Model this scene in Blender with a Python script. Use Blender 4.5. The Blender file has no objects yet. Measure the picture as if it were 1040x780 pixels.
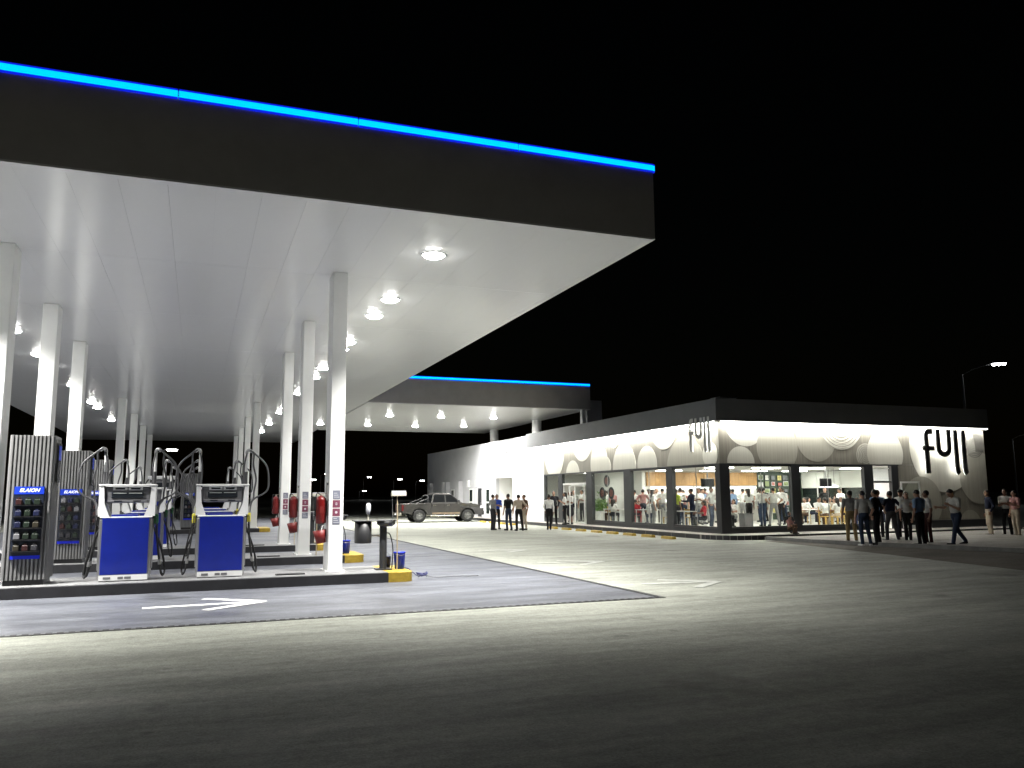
import bpy, math, random
import numpy as np
from mathutils import Matrix, Vector
random.seed(7); rng = np.random.default_rng(7)
R = math.radians; PI = math.pi
S = bpy.context.scene; COL = S.collection

# ------------------------------------------------------------------ camera
cam = bpy.data.cameras.new('camera'); camo = bpy.data.objects.new('camera', cam); COL.objects.link(camo)
cam.sensor_width = 36; cam.lens = 824.95 / 1040 * 36; cam.clip_end = 3000; cam.clip_start = .05
def cam_matrix(pitch, yaw, roll):
    p, y, r = R(pitch), R(yaw), R(roll)
    f = Vector((math.sin(y)*math.cos(p), math.cos(y)*math.cos(p), math.sin(p)))
    x = Vector((math.cos(y), -math.sin(y), 0)); u = x.cross(f)
    x, u = math.cos(r)*x + math.sin(r)*u, -math.sin(r)*x + math.cos(r)*u
    m = Matrix((x, u, -f)).transposed().to_4x4(); m.translation = (0, 0, 1.7); return m
camo.matrix_world = cam_matrix(7.7695, 21.067, -.4362); S.camera = camo

# ------------------------------------------------------------------ night sky, faint moon, exposure
W = bpy.data.worlds.new('World'); S.world = W; W.use_nodes = True
nt = W.node_tree; bg = nt.nodes['Background']
sky = nt.nodes.new('ShaderNodeTexSky'); sky.sky_type = 'NISHITA'; sky.sun_disc = False
sky.sun_elevation = R(2); sky.sun_rotation = R(200); sky.air_density = 1; sky.dust_density = 1
nt.links.new(sky.outputs[0], bg.inputs[0]); bg.inputs[1].default_value = 0.00035
sun = bpy.data.lights.new('moon', 'SUN'); sun.energy = .004; sun.angle = R(.5); sun.color = (1, .95, .85)
suno = bpy.data.objects.new('moon', sun); COL.objects.link(suno); suno.rotation_euler = (R(55), 0, R(200))
S.view_settings.view_transform = 'Standard'; S.view_settings.look = 'None'
S.view_settings.exposure = .28; S.view_settings.gamma = 1
S.cycles.use_denoising = True; S.cycles.max_bounces = 7; S.cycles.diffuse_bounces = 4
S.cycles.glossy_bounces = 3; S.cycles.transparent_max_bounces = 16; S.cycles.sample_clamp_indirect = 6
S.cycles.caustics_reflective = False; S.cycles.caustics_refractive = False

# ------------------------------------------------------------------ materials
MATS = {}
def mat(name, col, rough=.5, metal=0, noise=0, scale=6, bump=0, bscale=60, spec=.5, coat=0, rvar=0, stretch=(1, 1, 1), world=False):
    m = bpy.data.materials.new(name); m.use_nodes = True; n = m.node_tree.nodes; l = m.node_tree.links
    b = n['Principled BSDF']; b.inputs['Base Color'].default_value = (*col, 1); b.inputs['Roughness'].default_value = rough
    b.inputs['Metallic'].default_value = metal; b.inputs['Specular IOR Level'].default_value = spec
    b.inputs['Coat Weight'].default_value = coat
    if noise or bump or rvar:
        tc = n.new('ShaderNodeTexCoord'); mp = n.new('ShaderNodeMapping'); mp.inputs['Scale'].default_value = stretch
        l.new(n.new('ShaderNodeNewGeometry').outputs['Position'] if world else tc.outputs['Object'], mp.inputs[0])
        nz = n.new('ShaderNodeTexNoise'); nz.inputs['Scale'].default_value = scale; nz.inputs['Detail'].default_value = 6
        nz.inputs['Roughness'].default_value = .65; l.new(mp.outputs[0], nz.inputs[0])
        if noise:
            cr = n.new('ShaderNodeValToRGB'); cr.color_ramp.elements[0].position = .3; cr.color_ramp.elements[1].position = .7
            cr.color_ramp.elements[0].color = (*[c*(1-noise) for c in col], 1); cr.color_ramp.elements[1].color = (*[min(1, c*(1+noise)) for c in col], 1)
            l.new(nz.outputs[0], cr.inputs[0]); l.new(cr.outputs[0], b.inputs['Base Color'])
        if rvar:
            mr = n.new('ShaderNodeMapRange'); mr.inputs['From Min'].default_value = .3; mr.inputs['From Max'].default_value = .7
            mr.inputs['To Min'].default_value = max(0, rough-rvar); mr.inputs['To Max'].default_value = rough+rvar
            l.new(nz.outputs[0], mr.inputs[0]); l.new(mr.outputs[0], b.inputs['Roughness'])
        if bump:
            n2 = n.new('ShaderNodeTexNoise'); n2.inputs['Scale'].default_value = bscale; n2.inputs['Detail'].default_value = 4
            l.new(mp.outputs[0], n2.inputs[0]); bp = n.new('ShaderNodeBump'); bp.inputs['Strength'].default_value = bump; bp.inputs['Distance'].default_value = .01
            l.new(n2.outputs[0], bp.inputs['Height']); l.new(bp.outputs[0], b.inputs['Normal'])
    MATS[name] = m; return m
def emat(name, col, strength):
    m = bpy.data.materials.new(name); m.use_nodes = True; b = m.node_tree.nodes['Principled BSDF']
    b.inputs['Base Color'].default_value = (*[min(.8, c) for c in col], 1)
    b.inputs['Emission Color'].default_value = (*col, 1); b.inputs['Emission Strength'].default_value = strength
    MATS[name] = m; return m
def glassmat(name, tint=(.93, .96, .95), refl=1.0):
    m = bpy.data.materials.new(name); m.use_nodes = True; n = m.node_tree.nodes; l = m.node_tree.links
    n.remove(n['Principled BSDF']); t = n.new('ShaderNodeBsdfTransparent'); t.inputs[0].default_value = (*tint, 1)
    g = n.new('ShaderNodeBsdfGlossy'); g.inputs['Roughness'].default_value = .02; f = n.new('ShaderNodeMath'); f.operation = 'MULTIPLY_ADD'; pw_ = n.new('ShaderNodeMath'); pw_.operation = 'POWER'; pw_.inputs[1].default_value = 4; lw = n.new('ShaderNodeLayerWeight'); lw.inputs[0].default_value = .5
    l.new(lw.outputs['Facing'], pw_.inputs[0]); l.new(pw_.outputs[0], f.inputs[0]); f.inputs[1].default_value = .5; f.inputs[2].default_value = .035
    mx = n.new('ShaderNodeMixShader'); l.new(f.outputs[0], mx.inputs[0]); l.new(t.outputs[0], mx.inputs[1]); l.new(g.outputs[0], mx.inputs[2])
    l.new(mx.outputs[0], n['Material Output'].inputs[0]); MATS[name] = m; return m
def concrete(name, col, rough, streak, spec=.35):
    """trowelled concrete: blotches, long scuffs, pale worn patches, fine grain"""
    m = bpy.data.materials.new(name); m.use_nodes = True; n = m.node_tree.nodes; l = m.node_tree.links; b = n['Principled BSDF']
    tc = n.new('ShaderNodeTexCoord')
    def nz(scale, st, det=5, rgh=.6):
        mp = n.new('ShaderNodeMapping'); mp.inputs['Scale'].default_value = st; l.new(tc.outputs['Object'], mp.inputs[0])
        t = n.new('ShaderNodeTexNoise'); t.inputs['Scale'].default_value = scale; t.inputs['Detail'].default_value = det; t.inputs['Roughness'].default_value = rgh
        l.new(mp.outputs[0], t.inputs[0]); return t.outputs[0]
    def ramp(v, a, c, lo, hi):
        r = n.new('ShaderNodeMapRange'); r.inputs['From Min'].default_value = a; r.inputs['From Max'].default_value = c
        r.inputs['To Min'].default_value = lo; r.inputs['To Max'].default_value = hi; l.new(v, r.inputs[0]); return r.outputs[0]
    def mul(a, c):
        k = n.new('ShaderNodeMath'); k.operation = 'MULTIPLY'; l.new(a, k.inputs[0]); l.new(c, k.inputs[1]); return k.outputs[0]
    big = ramp(nz(.22, (1, 1, 1), 6), .3, .7, .80, 1.18)
    scf = ramp(nz(.9, (.45, 2.2, 1), 6, .7), .42, .72, .92, 1+streak)
    fine = ramp(nz(9, (1, 1, 1), 6, .75), .25, .75, .74, 1.26)
    grain = ramp(nz(45, (1, 1, 1), 3, .8), .25, .75, .62, 1.38)
    stain = ramp(nz(.55, (1, 1, 1), 4, .5), .27, .36, .62, 1.0); spots = ramp(nz(2.6, (1, 1, 1), 2, .4), .22, .28, .70, 1.0)
    tyre = ramp(nz(.35, (.16, 3.4, 1), 4, .55), .30, .42, .80, 1.0)
    v = mul(mul(mul(mul(big, scf), fine), mul(grain, tyre)), mul(stain, spots))
    vm = n.new('ShaderNodeVectorMath'); vm.operation = 'SCALE'; vm.inputs[0].default_value = col; l.new(v, vm.inputs['Scale'])
    l.new(vm.outputs[0], b.inputs['Base Color'])
    l.new(ramp(nz(.7, (.5, 1.6, 1), 5), .3, .7, rough-.12, rough+.14), b.inputs['Roughness'])
    bp = n.new('ShaderNodeBump'); bp.inputs['Strength'].default_value = .5; bp.inputs['Distance'].default_value = .006
    l.new(nz(35, (1, 1, 1), 4), bp.inputs['Height']); l.new(bp.outputs[0], b.inputs['Normal'])
    b.inputs['Specular IOR Level'].default_value = spec
    MATS[name] = m; return m
concrete('concrete', (.335, .343, .300), .6, .45, .06)
concrete('bay_concrete', (.108, .113, .130), .42, .9, .3)
concrete('pavement', (.30, .285, .26), .7, .15)
concrete('asphalt', (.15, .135, .115), .8, .3, .1)
concrete('island_top', (.22, .22, .225), .5, .2)
mat('road_paint', (.82, .82, .80), .6, noise=.12, scale=4)
mat('worn_paint', (.52, .53, .49), .6, noise=.25, scale=3)
mat('yellow_paint', (.42, .285, .03), .55, noise=.25, scale=8)
mat('kerb_dark', (.020, .020, .023), .6, noise=.3, scale=4)
mat('kerb_grey', (.22, .22, .21), .7, noise=.25, scale=3)
mat('drain_black', (.012, .012, .013), .7)
mat('grate', (.13, .13, .135), .5, metal=.3)
m_ = mat('canopy_white', (.87, .87, .875), .19, spec=.45)
_n = m_.node_tree.nodes; _g = _n.new('ShaderNodeNewGeometry'); _m = _n.new('ShaderNodeMapping'); _m.inputs['Scale'].default_value = (1.6, .45, 1); _t = _n.new('ShaderNodeTexNoise'); _t.inputs['Scale'].default_value = 1.3; _t.inputs['Detail'].default_value = 3
_b = _n.new('ShaderNodeBump'); _b.inputs['Strength'].default_value = .25; _b.inputs['Distance'].default_value = .02
for a_, b_ in ((_g.outputs['Position'], _m.inputs[0]), (_m.outputs[0], _t.inputs[0]), (_t.outputs[0], _b.inputs['Height']), (_b.outputs[0], _n['Principled BSDF'].inputs['Normal'])): m_.node_tree.links.new(a_, b_)
mat('canopy_gap', (.62, .62, .63), .6)
mat('fascia', (.50, .475, .47), .5, noise=.08, scale=1.5)
mat('white_metal', (.78, .785, .77), .4, noise=.05, scale=2)
mat('column_white', (.86, .865, .845), .45, noise=.04, scale=2)
mat('roof_grey', (.15, .15, .15), .8)
mat('pump_blue', (.003, .015, .25), .38, noise=.12, scale=3, coat=.3)
mat('pump_white', (.84, .84, .84), .4, noise=.05, scale=5)
mat('steel', (.42, .42, .42), .38, metal=.85, noise=.12, scale=3)
mat('dark_grey', (.03, .031, .034), .5, noise=.15, scale=6)
mat('mid_grey', (.15, .15, .16), .5, noise=.1, scale=6)
mat('rubber', (.012, .012, .013), .55)
mat('hose_grey', (.07, .07, .075), .5)
mat('green_plastic', (.01, .13, .035), .45)
mat('yellow_plastic', (.62, .55, .06), .45)
mat('black_plastic', (.015, .015, .017), .4)
mat('screen_dark', (.02, .024, .03), .15)
mat('lcd', (.35, .37, .36), .3)
mat('rib_metal', (.25, .25, .25), .42, metal=.35, noise=.1, scale=3)
mat('rib_back', (.09, .088, .085), .5)
mat('poster_dark', (.018, .022, .035), .25)
emat('header_blue', (.0, .03, .42), .15)
emat('strip_blue', (.0, .012, .50), .16)
emat('header_white', (.9, .95, 1), .55)
mat('red_paint', (.14, .005, .005), .32, noise=.12, scale=8, coat=.4)
mat('red_matte', (.17, .010, .009), .5, noise=.1, scale=8)
mat('brass', (.55, .5, .42), .35, metal=.8)
mat('bucket_blue', (.008, .035, .75), .4)
mat('bucket_navy', (.02, .025, .12), .45)
mat('bin_grey', (.025, .025, .027), .5, noise=.12, scale=9)
mat('cream', (.62, .60, .5), .6)
mat('wood_handle', (.42, .34, .22), .6)
mat('sticker_maroon', (.20, .05, .09), .5); mat('sticker_grey', (.19, .20, .26), .5); mat('sticker_white', (.60, .60, .64), .5)
emat('lamp_lens', (1, .99, .94), 75); emat('led_blue', (.0, .45, 1.0), 1.4); mat('led_joint', (.01, .03, .2), .5)
emat('led_glow', (.005, .02, 1.0), .55)  # deep blue glow bordering the LED line, put into an emissive colour
mat('wall_grey', (.52, .52, .54), .7, noise=.06, scale=1.2)
mat('wall_white', (.78, .78, .76), .6, noise=.04, scale=1)
mat('parapet', (.135, .14, .145), .55, noise=.08, scale=1.5)
mat('frame_dark', (.024, .026, .029), .45, noise=.1, scale=4)
def perforated(name, col, dark):
    m = mat(name, col, .45, noise=.06, scale=1.5); n = m.node_tree.nodes; l = m.node_tree.links; b = n['Principled BSDF']
    tc = n.new('ShaderNodeTexCoord'); mp = n.new('ShaderNodeMapping'); mp.inputs['Scale'].default_value = (1, 1, 1); l.new(tc.outputs['Object'], mp.inputs[0])
    nz = n.new('ShaderNodeTexNoise'); nz.inputs['Scale'].default_value = 4; nz.inputs['Detail'].default_value = 5
    mp.inputs['Scale'].default_value = (7, 7, .06); l.new(mp.outputs[0], nz.inputs[0])
    cr = n.new('ShaderNodeValToRGB'); cr.color_ramp.elements[0].position = .36; cr.color_ramp.elements[1].position = .62
    cr.color_ramp.elements[0].color = (*[c*dark for c in col], 1); cr.color_ramp.elements[1].color = (*col, 1)
    l.new(nz.outputs[0], cr.inputs[0]); l.new(cr.outputs[0], b.inputs['Base Color'])
perforated('clad_grey', (.26, .245, .205), .72); perforated('clad_light', (.64, .625, .55), .9); perforated('clad_mid', (.41, .395, .335), .85)
mat('sign_grey', (.10, .10, .10), .5); mat('sign_lit', (.62, .62, .60), .5)  # paler sign colour: the wash light on the left letters is painted in
emat('halo_led', (1, 1, .95), 3); emat('led_white', (1, .99, .93), 14)
glassmat('glass'); mat('car_glass', (.008, .009, .010), .12, spec=.25)
mat('ceil_in', (.8, .8, .78), .7); emat('panel_light', (1, .96, .87), 29); emat('glow_panel', (1, .97, .9), 2.5); emat('pendant_light', (1, .97, .9), 20)
mat('floor_tile', (.55, .54, .5), .3, noise=.08, scale=2)
mat('wall_in', (.75, .75, .72), .7); mat('wood_band', (.38, .22, .085), .5, noise=.25, scale=3, stretch=(6, 6, .3))
mat('counter_white', (.75, .74, .7), .35); mat('collage_green', (.035, .055, .04), .5, noise=.3, scale=3)
mat('night_pane', (.02, .028, .026), .12); mat('blind_white', (.78, .8, .76), .6)
mat('chair_wood', (.55, .36, .10), .5, noise=.15, scale=5); mat('chair_red', (.45, .03, .03), .4); mat('chair_blue', (.02, .05, .30), .45)
mat('table_white', (.75, .74, .71), .4); mat('plant_green', (.10, .22, .03), .5, noise=.4, scale=9); mat('planter', (.12, .12, .125), .6)
for i, c in enumerate([(.5, .5, .48), (.2, .25, .12), (.45, .4, .15), (.12, .13, .14), (.35, .12, .1)]): mat('print%d' % i, c, .5, noise=.5, scale=7)
mat('car_paint', (.05, .048, .046), .35, metal=.5, noise=.15, scale=2, coat=.5)
mat('car_trim', (.02, .02, .021), .6); mat('tyre', (.018, .018, .018), .85, noise=.2, scale=12); mat('alloy', (.22, .22, .22), .35, metal=.8)
mat('mud', (.20, .15, .10), .8, noise=.3, scale=5); mat('tail_red', (.10, .012, .012), .25); mat('headlamp', (.75, .77, .8), .1); mat('chrome', (.6, .58, .5), .2, metal=.9)
emat('street_led', (.95, .97, 1), 30); mat('pole_grey', (.16, .16, .16), .5, metal=.4)
emat('far_red', (1, .06, .06), .5)
mat('lens_off', (.5, .5, .5), .3)

# ------------------------------------------------------------------ mesh builder
class MB:
    def __init__(s): s.v = []; s.f = []; s.mi = []; s.sm = []
    def add(s, vs, fs, mi=0, smooth=False):
        o = len(s.v); s.v += [tuple(map(float, p)) for p in vs]
        for f in fs: s.f.append(tuple(o+i for i in f)); s.mi.append(mi); s.sm.append(smooth)
        return s
    def box(s, x0, x1, y0, y1, z0, z1, mi=0, c=0):
        if c <= 0:
            vs = [(x, y, z) for z in (z0, z1) for y in (y0, y1) for x in (x0, x1)]
            return s.add(vs, [(0, 2, 3, 1), (4, 5, 7, 6), (0, 1, 5, 4), (2, 6, 7, 3), (0, 4, 6, 2), (1, 3, 7, 5)], mi)
        vs = []; idx = {}
        for ix, x in enumerate((x0, x1)):
            for iy, y in enumerate((y0, y1)):
                for iz, z in enumerate((z0, z1)):
                    dx, dy, dz = (c if ix == 0 else -c), (c if iy == 0 else -c), (c if iz == 0 else -c)
                    for a, p in enumerate(((x, y+dy, z+dz), (x+dx, y, z+dz), (x+dx, y+dy, z))):
                        idx[ix, iy, iz, a] = len(vs); vs.append(p)
        fs = []
        for i in (0, 1):
            fs.append([idx[i, a, b, 0] for a, b in ((0, 0), (0, 1), (1, 1), (1, 0))][::1 if i == 0 else -1])
            fs.append([idx[a, i, b, 1] for a, b in ((0, 0), (1, 0), (1, 1), (0, 1))][::1 if i == 0 else -1])
            fs.append([idx[a, b, i, 2] for a, b in ((0, 0), (0, 1), (1, 1), (1, 0))][::1 if i == 0 else -1])
            for j in (0, 1):
                fl = 1 if (i+j) % 2 == 0 else -1
                fs.append([idx[i, j, 0, 0], idx[i, j, 1, 0], idx[i, j, 1, 1], idx[i, j, 0, 1]][::fl*-1])
                fs.append([idx[i, 0, j, 0], idx[i, 1, j, 0], idx[i, 1, j, 2], idx[i, 0, j, 2]][::fl])
                fs.append([idx[0, i, j, 1], idx[1, i, j, 1], idx[1, i, j, 2], idx[0, i, j, 2]][::fl*-1])
                for k in (0, 1):
                    t = [idx[i, j, k, 0], idx[i, j, k, 1], idx[i, j, k, 2]]
                    fs.append(t if (i+j+k) % 2 else t[::-1])
        return s.add(vs, fs, mi)
    def prism(s, pts, axis, a, b, mi=0):
        """closed polygon pts (2d) extruded along axis from a to b"""
        n = len(pts)
        def P(p, t):
            return {'x': (t, p[0], p[1]), 'y': (p[0], t, p[1]), 'z': (p[0], p[1], t)}[axis]
        vs = [P(p, a) for p in pts] + [P(p, b) for p in pts]
        fs = [tuple(range(n))[::-1], tuple(range(n, 2*n))] + [(i, (i+1) % n, n+(i+1) % n, n+i) for i in range(n)]
        return s.add(vs, fs, mi)
    def tube(s, path, r, n=8, mi=0, cap=True):
        P = [Vector(p) for p in path]; rs = r if isinstance(r, (list, tuple)) else [r]*len(P)
        t = (P[1]-P[0]).normalized(); u = t.orthogonal().normalized(); vs = []; fs = []
        for i, p in enumerate(P):
            t2 = ((P[min(i+1, len(P)-1)]-P[max(i-1, 0)])).normalized()
            u = (u - t2*u.dot(t2)).normalized(); w = t2.cross(u)
            vs += [p + (u*math.cos(2*PI*k/n)+w*math.sin(2*PI*k/n))*rs[i] for k in range(n)]
        for i in range(len(P)-1):
            fs += [(i*n+k, i*n+(k+1) % n, (i+1)*n+(k+1) % n, (i+1)*n+k) for k in range(n)]
        s.add(vs, fs, mi, True)
        if cap:
            m = (len(P)-1)*n; s.add(vs[:n], [tuple(range(n))[::-1]], mi); s.add(vs[m:m+n], [tuple(range(n))], mi)
        return s
    def lathe(s, prof, c=(0, 0), n=16, mi=0, axis='z'):
        vs = []; fs = []
        for r, z in prof:
            for k in range(n):
                a = 2*PI*k/n; p = (c[0]+r*math.cos(a), c[1]+r*math.sin(a), z)
                if axis == 'y': p = (p[0], z, p[1])
                vs.append(p)
        for i in range(len(prof)-1):
            fs += [(i*n+k, i*n+(k+1) % n, (i+1)*n+(k+1) % n, (i+1)*n+k)[::1 if axis == 'z' else -1] for k in range(n)]
        return s.add(vs, fs, mi, True)
    def mesh(s, name='m'):
        m = bpy.data.meshes.new(name); m.from_pydata(s.v, [], s.f)
        m.polygons.foreach_set('material_index', s.mi); m.polygons.foreach_set('use_smooth', s.sm); m.update(); return m
def tag(o, label=None, cat=None, group=None, kind=None):
    if label: o['label'] = label
    if cat: o['category'] = cat
    if group: o['group'] = group
    if kind: o['kind'] = kind
    return o
def obj(name, mb, mats, parent=None, loc=None, rz=0):
    me = mb.mesh(name) if isinstance(mb, MB) else mb
    if isinstance(mats, str): mats = [mats]
    if not me.materials:
        for m in mats: me.materials.append(MATS[m])
    o = bpy.data.objects.new(name, me); COL.objects.link(o); o.parent = parent
    if loc is not None: o.location = loc
    if rz: o.rotation_euler[2] = rz
    return o
def thing(name, label, cat, loc=(0, 0, 0), rz=0, group=None):
    o = bpy.data.objects.new(name, None); COL.objects.link(o); o.location = loc; o.rotation_euler = (0, 0, rz); o.empty_display_size = .2
    return tag(o, label, cat, group)
def copy_tree(o, parent=None, **kw):
    c = o.copy(); COL.objects.link(c); c.parent = parent
    for ch in [x for x in bpy.data.objects if x.parent == o]: copy_tree(ch, c)
    return c
def box(name, m, parent, *b, c=0): return obj(name, MB().box(*b, c=c), m, parent)
def arc(cx, cy, r, a0, a1, n): return [(cx+r*math.cos(a0+(a1-a0)*i/n), cy+r*math.sin(a0+(a1-a0)*i/n)) for i in range(n+1)]
def bez(p, n=14):
    """Catmull-Rom through points"""
    P = [Vector(q) for q in p]; P = [P[0]*2-P[1]] + P + [P[-1]*2-P[-2]]; out = []
    for i in range(1, len(P)-2):
        for k in range(n):
            t = k/n; a, b, c, d = P[i-1], P[i], P[i+1], P[i+2]
            out.append(.5*((2*b)+(c-a)*t+(2*a-5*b+4*c-d)*t*t+(3*b-a-3*c+d)*t**3))
    out.append(P[-2]); return out
def text_mesh(txt, size, shear=0, extrude=.0, bold=.0):
    cu = bpy.data.curves.new('t', 'FONT'); cu.body = txt; cu.size = size; cu.shear = shear; cu.extrude = extrude; cu.offset = bold
    cu.align_x = 'CENTER'; cu.align_y = 'CENTER'; cu.resolution_u = 3
    o = bpy.data.objects.new('t', cu); COL.objects.link(o); bpy.context.view_layer.update()
    me = bpy.data.meshes.new_from_object(o.evaluated_get(bpy.context.evaluated_depsgraph_get())); bpy.data.objects.remove(o); return me

# ------------------------------------------------------------------ ground and roads
def sheet(name, pts, z, m, kind='structure'):
    return tag(obj(name, MB().add([(x, y, z) for x, y in pts], [tuple(range(len(pts)))]), m), kind=kind)
sheet('ground', [(-900, -500), (1100, -500), (1100, 1500), (-900, 1500)], 0, 'concrete')
BX0, BX1, BY0, BY1 = -9.2, 7.17, 12.0, 71.0
sheet('fuelling_bay_floor', [(BX0, BY0), (BX1, BY0), (BX1, BY1), (BX0, BY1)], .004, 'bay_concrete')
# asphalt lane in front of the right-hand pavement, with pavement and kerb
lane = [(18.9, 24.2), (18.3, 20.6), (17.75, 17.6), (17.2, 15.2), (16.7, 12.8), (15.4, 7.5), (13.8, 0), (60, -30), (70, 8), (22, 15), (21.2, 18), (20.2, 20.2), (19.6, 22.4), (19.7, 24.2)]
sheet('road', lane, .004, 'asphalt')
pav = [(19.45, 24.9), (19.6, 22.6), (19.95, 20.9), (20.5, 19.0), (21.1, 17.2), (22.0, 14.6), (24, 10), (60, 2), (60, 25), (19.6, 25.0)]
pv = tag(obj('pavement', MB().prism(pav, 'z', 0, .10), 'pavement'), kind='structure')
pk = MB(); edge = [(19.42, 24.8), (19.55, 22.55), (19.9, 20.85), (20.45, 18.95), (21.05, 17.15), (21.95, 14.55), (23.95, 9.95)]
for a, b in zip(edge[:-1], edge[1:]):
    d = Vector((b[0]-a[0], b[1]-a[1])).normalized()*.006; n_ = Vector((-d.y, d.x)).normalized()*.14
    q = [(a[0]+d.x, a[1]+d.y), (b[0]-d.x, b[1]-d.y), (b[0]-d.x+n_.x, b[1]-d.y+n_.y), (a[0]+d.x+n_.x, a[1]+d.y+n_.y)]
    obj('kerb_stone', MB().prism(q, 'z', .0, .125), 'kerb_grey', pv)

# channel drains round the fuelling bay
def drain(name, label, x0, x1, y0, y1):
    t = thing(name, label, 'drain', ((x0+x1)/2, (y0+y1)/2, 0)); ox, oy = t.location.x, t.location.y
    box('channel', 'drain_black', t, x0-ox, x1-ox, y0-oy, y1-oy, -.05, .0075)
    m = MB(); L = max(x1-x0, y1-y0); k = 0; p = .13
    while k*p < L-.05:
        a = k*p+.02; b = a+.05
        if x1-x0 > y1-y0: m.box(x0+a-ox, x0+b-ox, y0+.02-oy, y1-.02-oy, .006, .011)
        else: m.box(x0+.02-ox, x1-.02-ox, y0+a-oy, y0+b-oy, .006, .011)
        k += 1
    tag(obj('grate_bars', m, 'grate', t), kind='stuff')
drain('channel_drain', 'dark grated drain channel crossing in front of the pump islands', BX0, BX1+.12, BY0-.06, BY0+.06)
drain('channel_drain', 'dark drain channel running back along the right side of the fuelling bay', BX1, BX1+.12, BY0+.066, 60)

# painted arrows
def arrow(label, tail, tip, hw, w, m, z=.008, group=None):
    t = thing('painted_arrow', label, 'road marking', (tail[0], tail[1], 0), 0, group)
    def stroke(name, a, b, z):
        a = Vector(a)-Vector(tail); b = Vector(b)-Vector(tail); d = (b-a).normalized(); n_ = Vector((-d.y, d.x))*w/2
        obj(name, MB().add([(*(a+n_), z), (*(a-n_), z), (*(b-n_), z), (*(b+n_), z)], [(0, 1, 2, 3)]), m, t)
    stroke('shaft', tail, tip, z)
    stroke('head_stroke', (tip[0]-.92, tip[1]+hw), tip, z+.001); stroke('head_stroke', (tip[0]-.92, tip[1]-hw), tip, z+.002)
arrow('bright white arrow painted in front of the first pump island', (-.72, 14.1), (1.1, 14.2), .74, .17, 'road_paint')
arrow('faint white arrow nearest the drain corner on the open forecourt', (7.95, 13.85), (9.5, 13.65), .7, .2, 'worn_paint')
arrow('faint white arrow in the middle of the open forecourt', (8.0, 19.1), (9.7, 18.9), .75, .2, 'worn_paint')
arrow('faint white arrow farthest back on the open forecourt', (8.1, 24.0), (9.6, 23.8), .75, .2, 'worn_paint')

# ------------------------------------------------------------------ canopies
CZ, CT = 6.4, 7.70
def led_strip(parent, axis, a, b, fixed, outward, seams):
    ev = [a] + seams + [b]
    for p, q in zip(ev[:-1], ev[1:]):
        o0, o1 = sorted((fixed, fixed+outward*.03))
        g = .012
        if axis == 'x':
            s_ = box('light_strip', 'led_blue', parent, p+g, q-g, o0, o1, CT+.035, CT+.135)
            for za, zb in ((CT+.006, CT+.033), (CT+.137, CT+.164)): box('strip_glow', 'led_glow', s_, p+g, q-g, o0, o1-.004 if outward > 0 else o1, za, zb)  # blue glow above and below the strip, modelled as emissive bars
        else:
            s_ = box('light_strip', 'led_blue', parent, o0, o1, p+g, q-g, CT+.035, CT+.135)
            for za, zb in ((CT+.006, CT+.033), (CT+.137, CT+.164)): box('strip_glow', 'led_glow', s_, o0, o1, p+g, q-g, za, zb)
def canopy(label, x0, x1, y0, y1, nx, ny, seamsx, seamsy, sides):
    t = thing('canopy', label, 'canopy', (0, 0, 0))
    pw = (x1-x0-.3)/nx; ye = [y0+.15] + ny + [y1-.15]; cache = {}
    for ya, yb in zip(ye[:-1], ye[1:]):
        k = round(yb-ya, 3)
        if k not in cache: cache[k] = MB().box(.0012, pw-.0012, .004, k-.004, 0, .02).mesh('ceiling_panel'); cache[k].materials.append(MATS['canopy_white'])
        for i in range(nx):
            o = bpy.data.objects.new('ceiling_panel', cache[k]); COL.objects.link(o); o.parent = t; o.location = (x0+.15+i*pw, ya, CZ)
    box('ceiling_backing', 'canopy_gap', t, x0+.14, x1-.14, y0+.14, y1-.14, CZ+.024, CZ+.06)
    box('roof_deck', 'roof_grey', t, x0+.16, x1-.16, y0+.16, y1-.16, CT-.3, CT-.2)
    # white return under the fascia, then the fascia itself
    for nm, b in (('front', (x0, x1, y0, y0+.148)), ('back', (x0, x1, y1-.148, y1)), ('left', (x0, x0+.148, y0+.15, y1-.15)), ('right', (x1-.148, x1, y0+.15, y1-.15))):
        box('soffit_edge', 'canopy_white', t, *b, CZ-.004, CZ+.03); box('fascia', 'fascia', t, *b, CZ+.032, CT+.17)
    if 'f' in sides: led_strip(t, 'x', x0, x1, y0, -1, seamsx)
    if 'r' in sides: led_strip(t, 'y', y0-.03, y1, x1, 1, seamsy)
    if 'l' in sides: led_strip(t, 'y', y0-.03, y1, x0, -1, seamsy)
    return t
main = canopy('large flat canopy over the pump islands with dark fascia and blue light line', -9.0, 7.78, 12.71, 73.5, 24, [17.2+5.15*k for k in range(11)], [-6.2, -3.4, -.52, 2.22, 5.05], [20, 28, 36, 44, 52, 60, 68], 'frl')
link = canopy('farther canopy with grey fascia reaching from the main canopy over the store roof', 7.86, 20.4, 40.75, 59.0, 18, [46.8, 52.9], [12, 16.2], [], 'f')
CY = [17.2, 22.35, 27.5, 42.7, 50.6, 58.7, 67]
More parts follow.
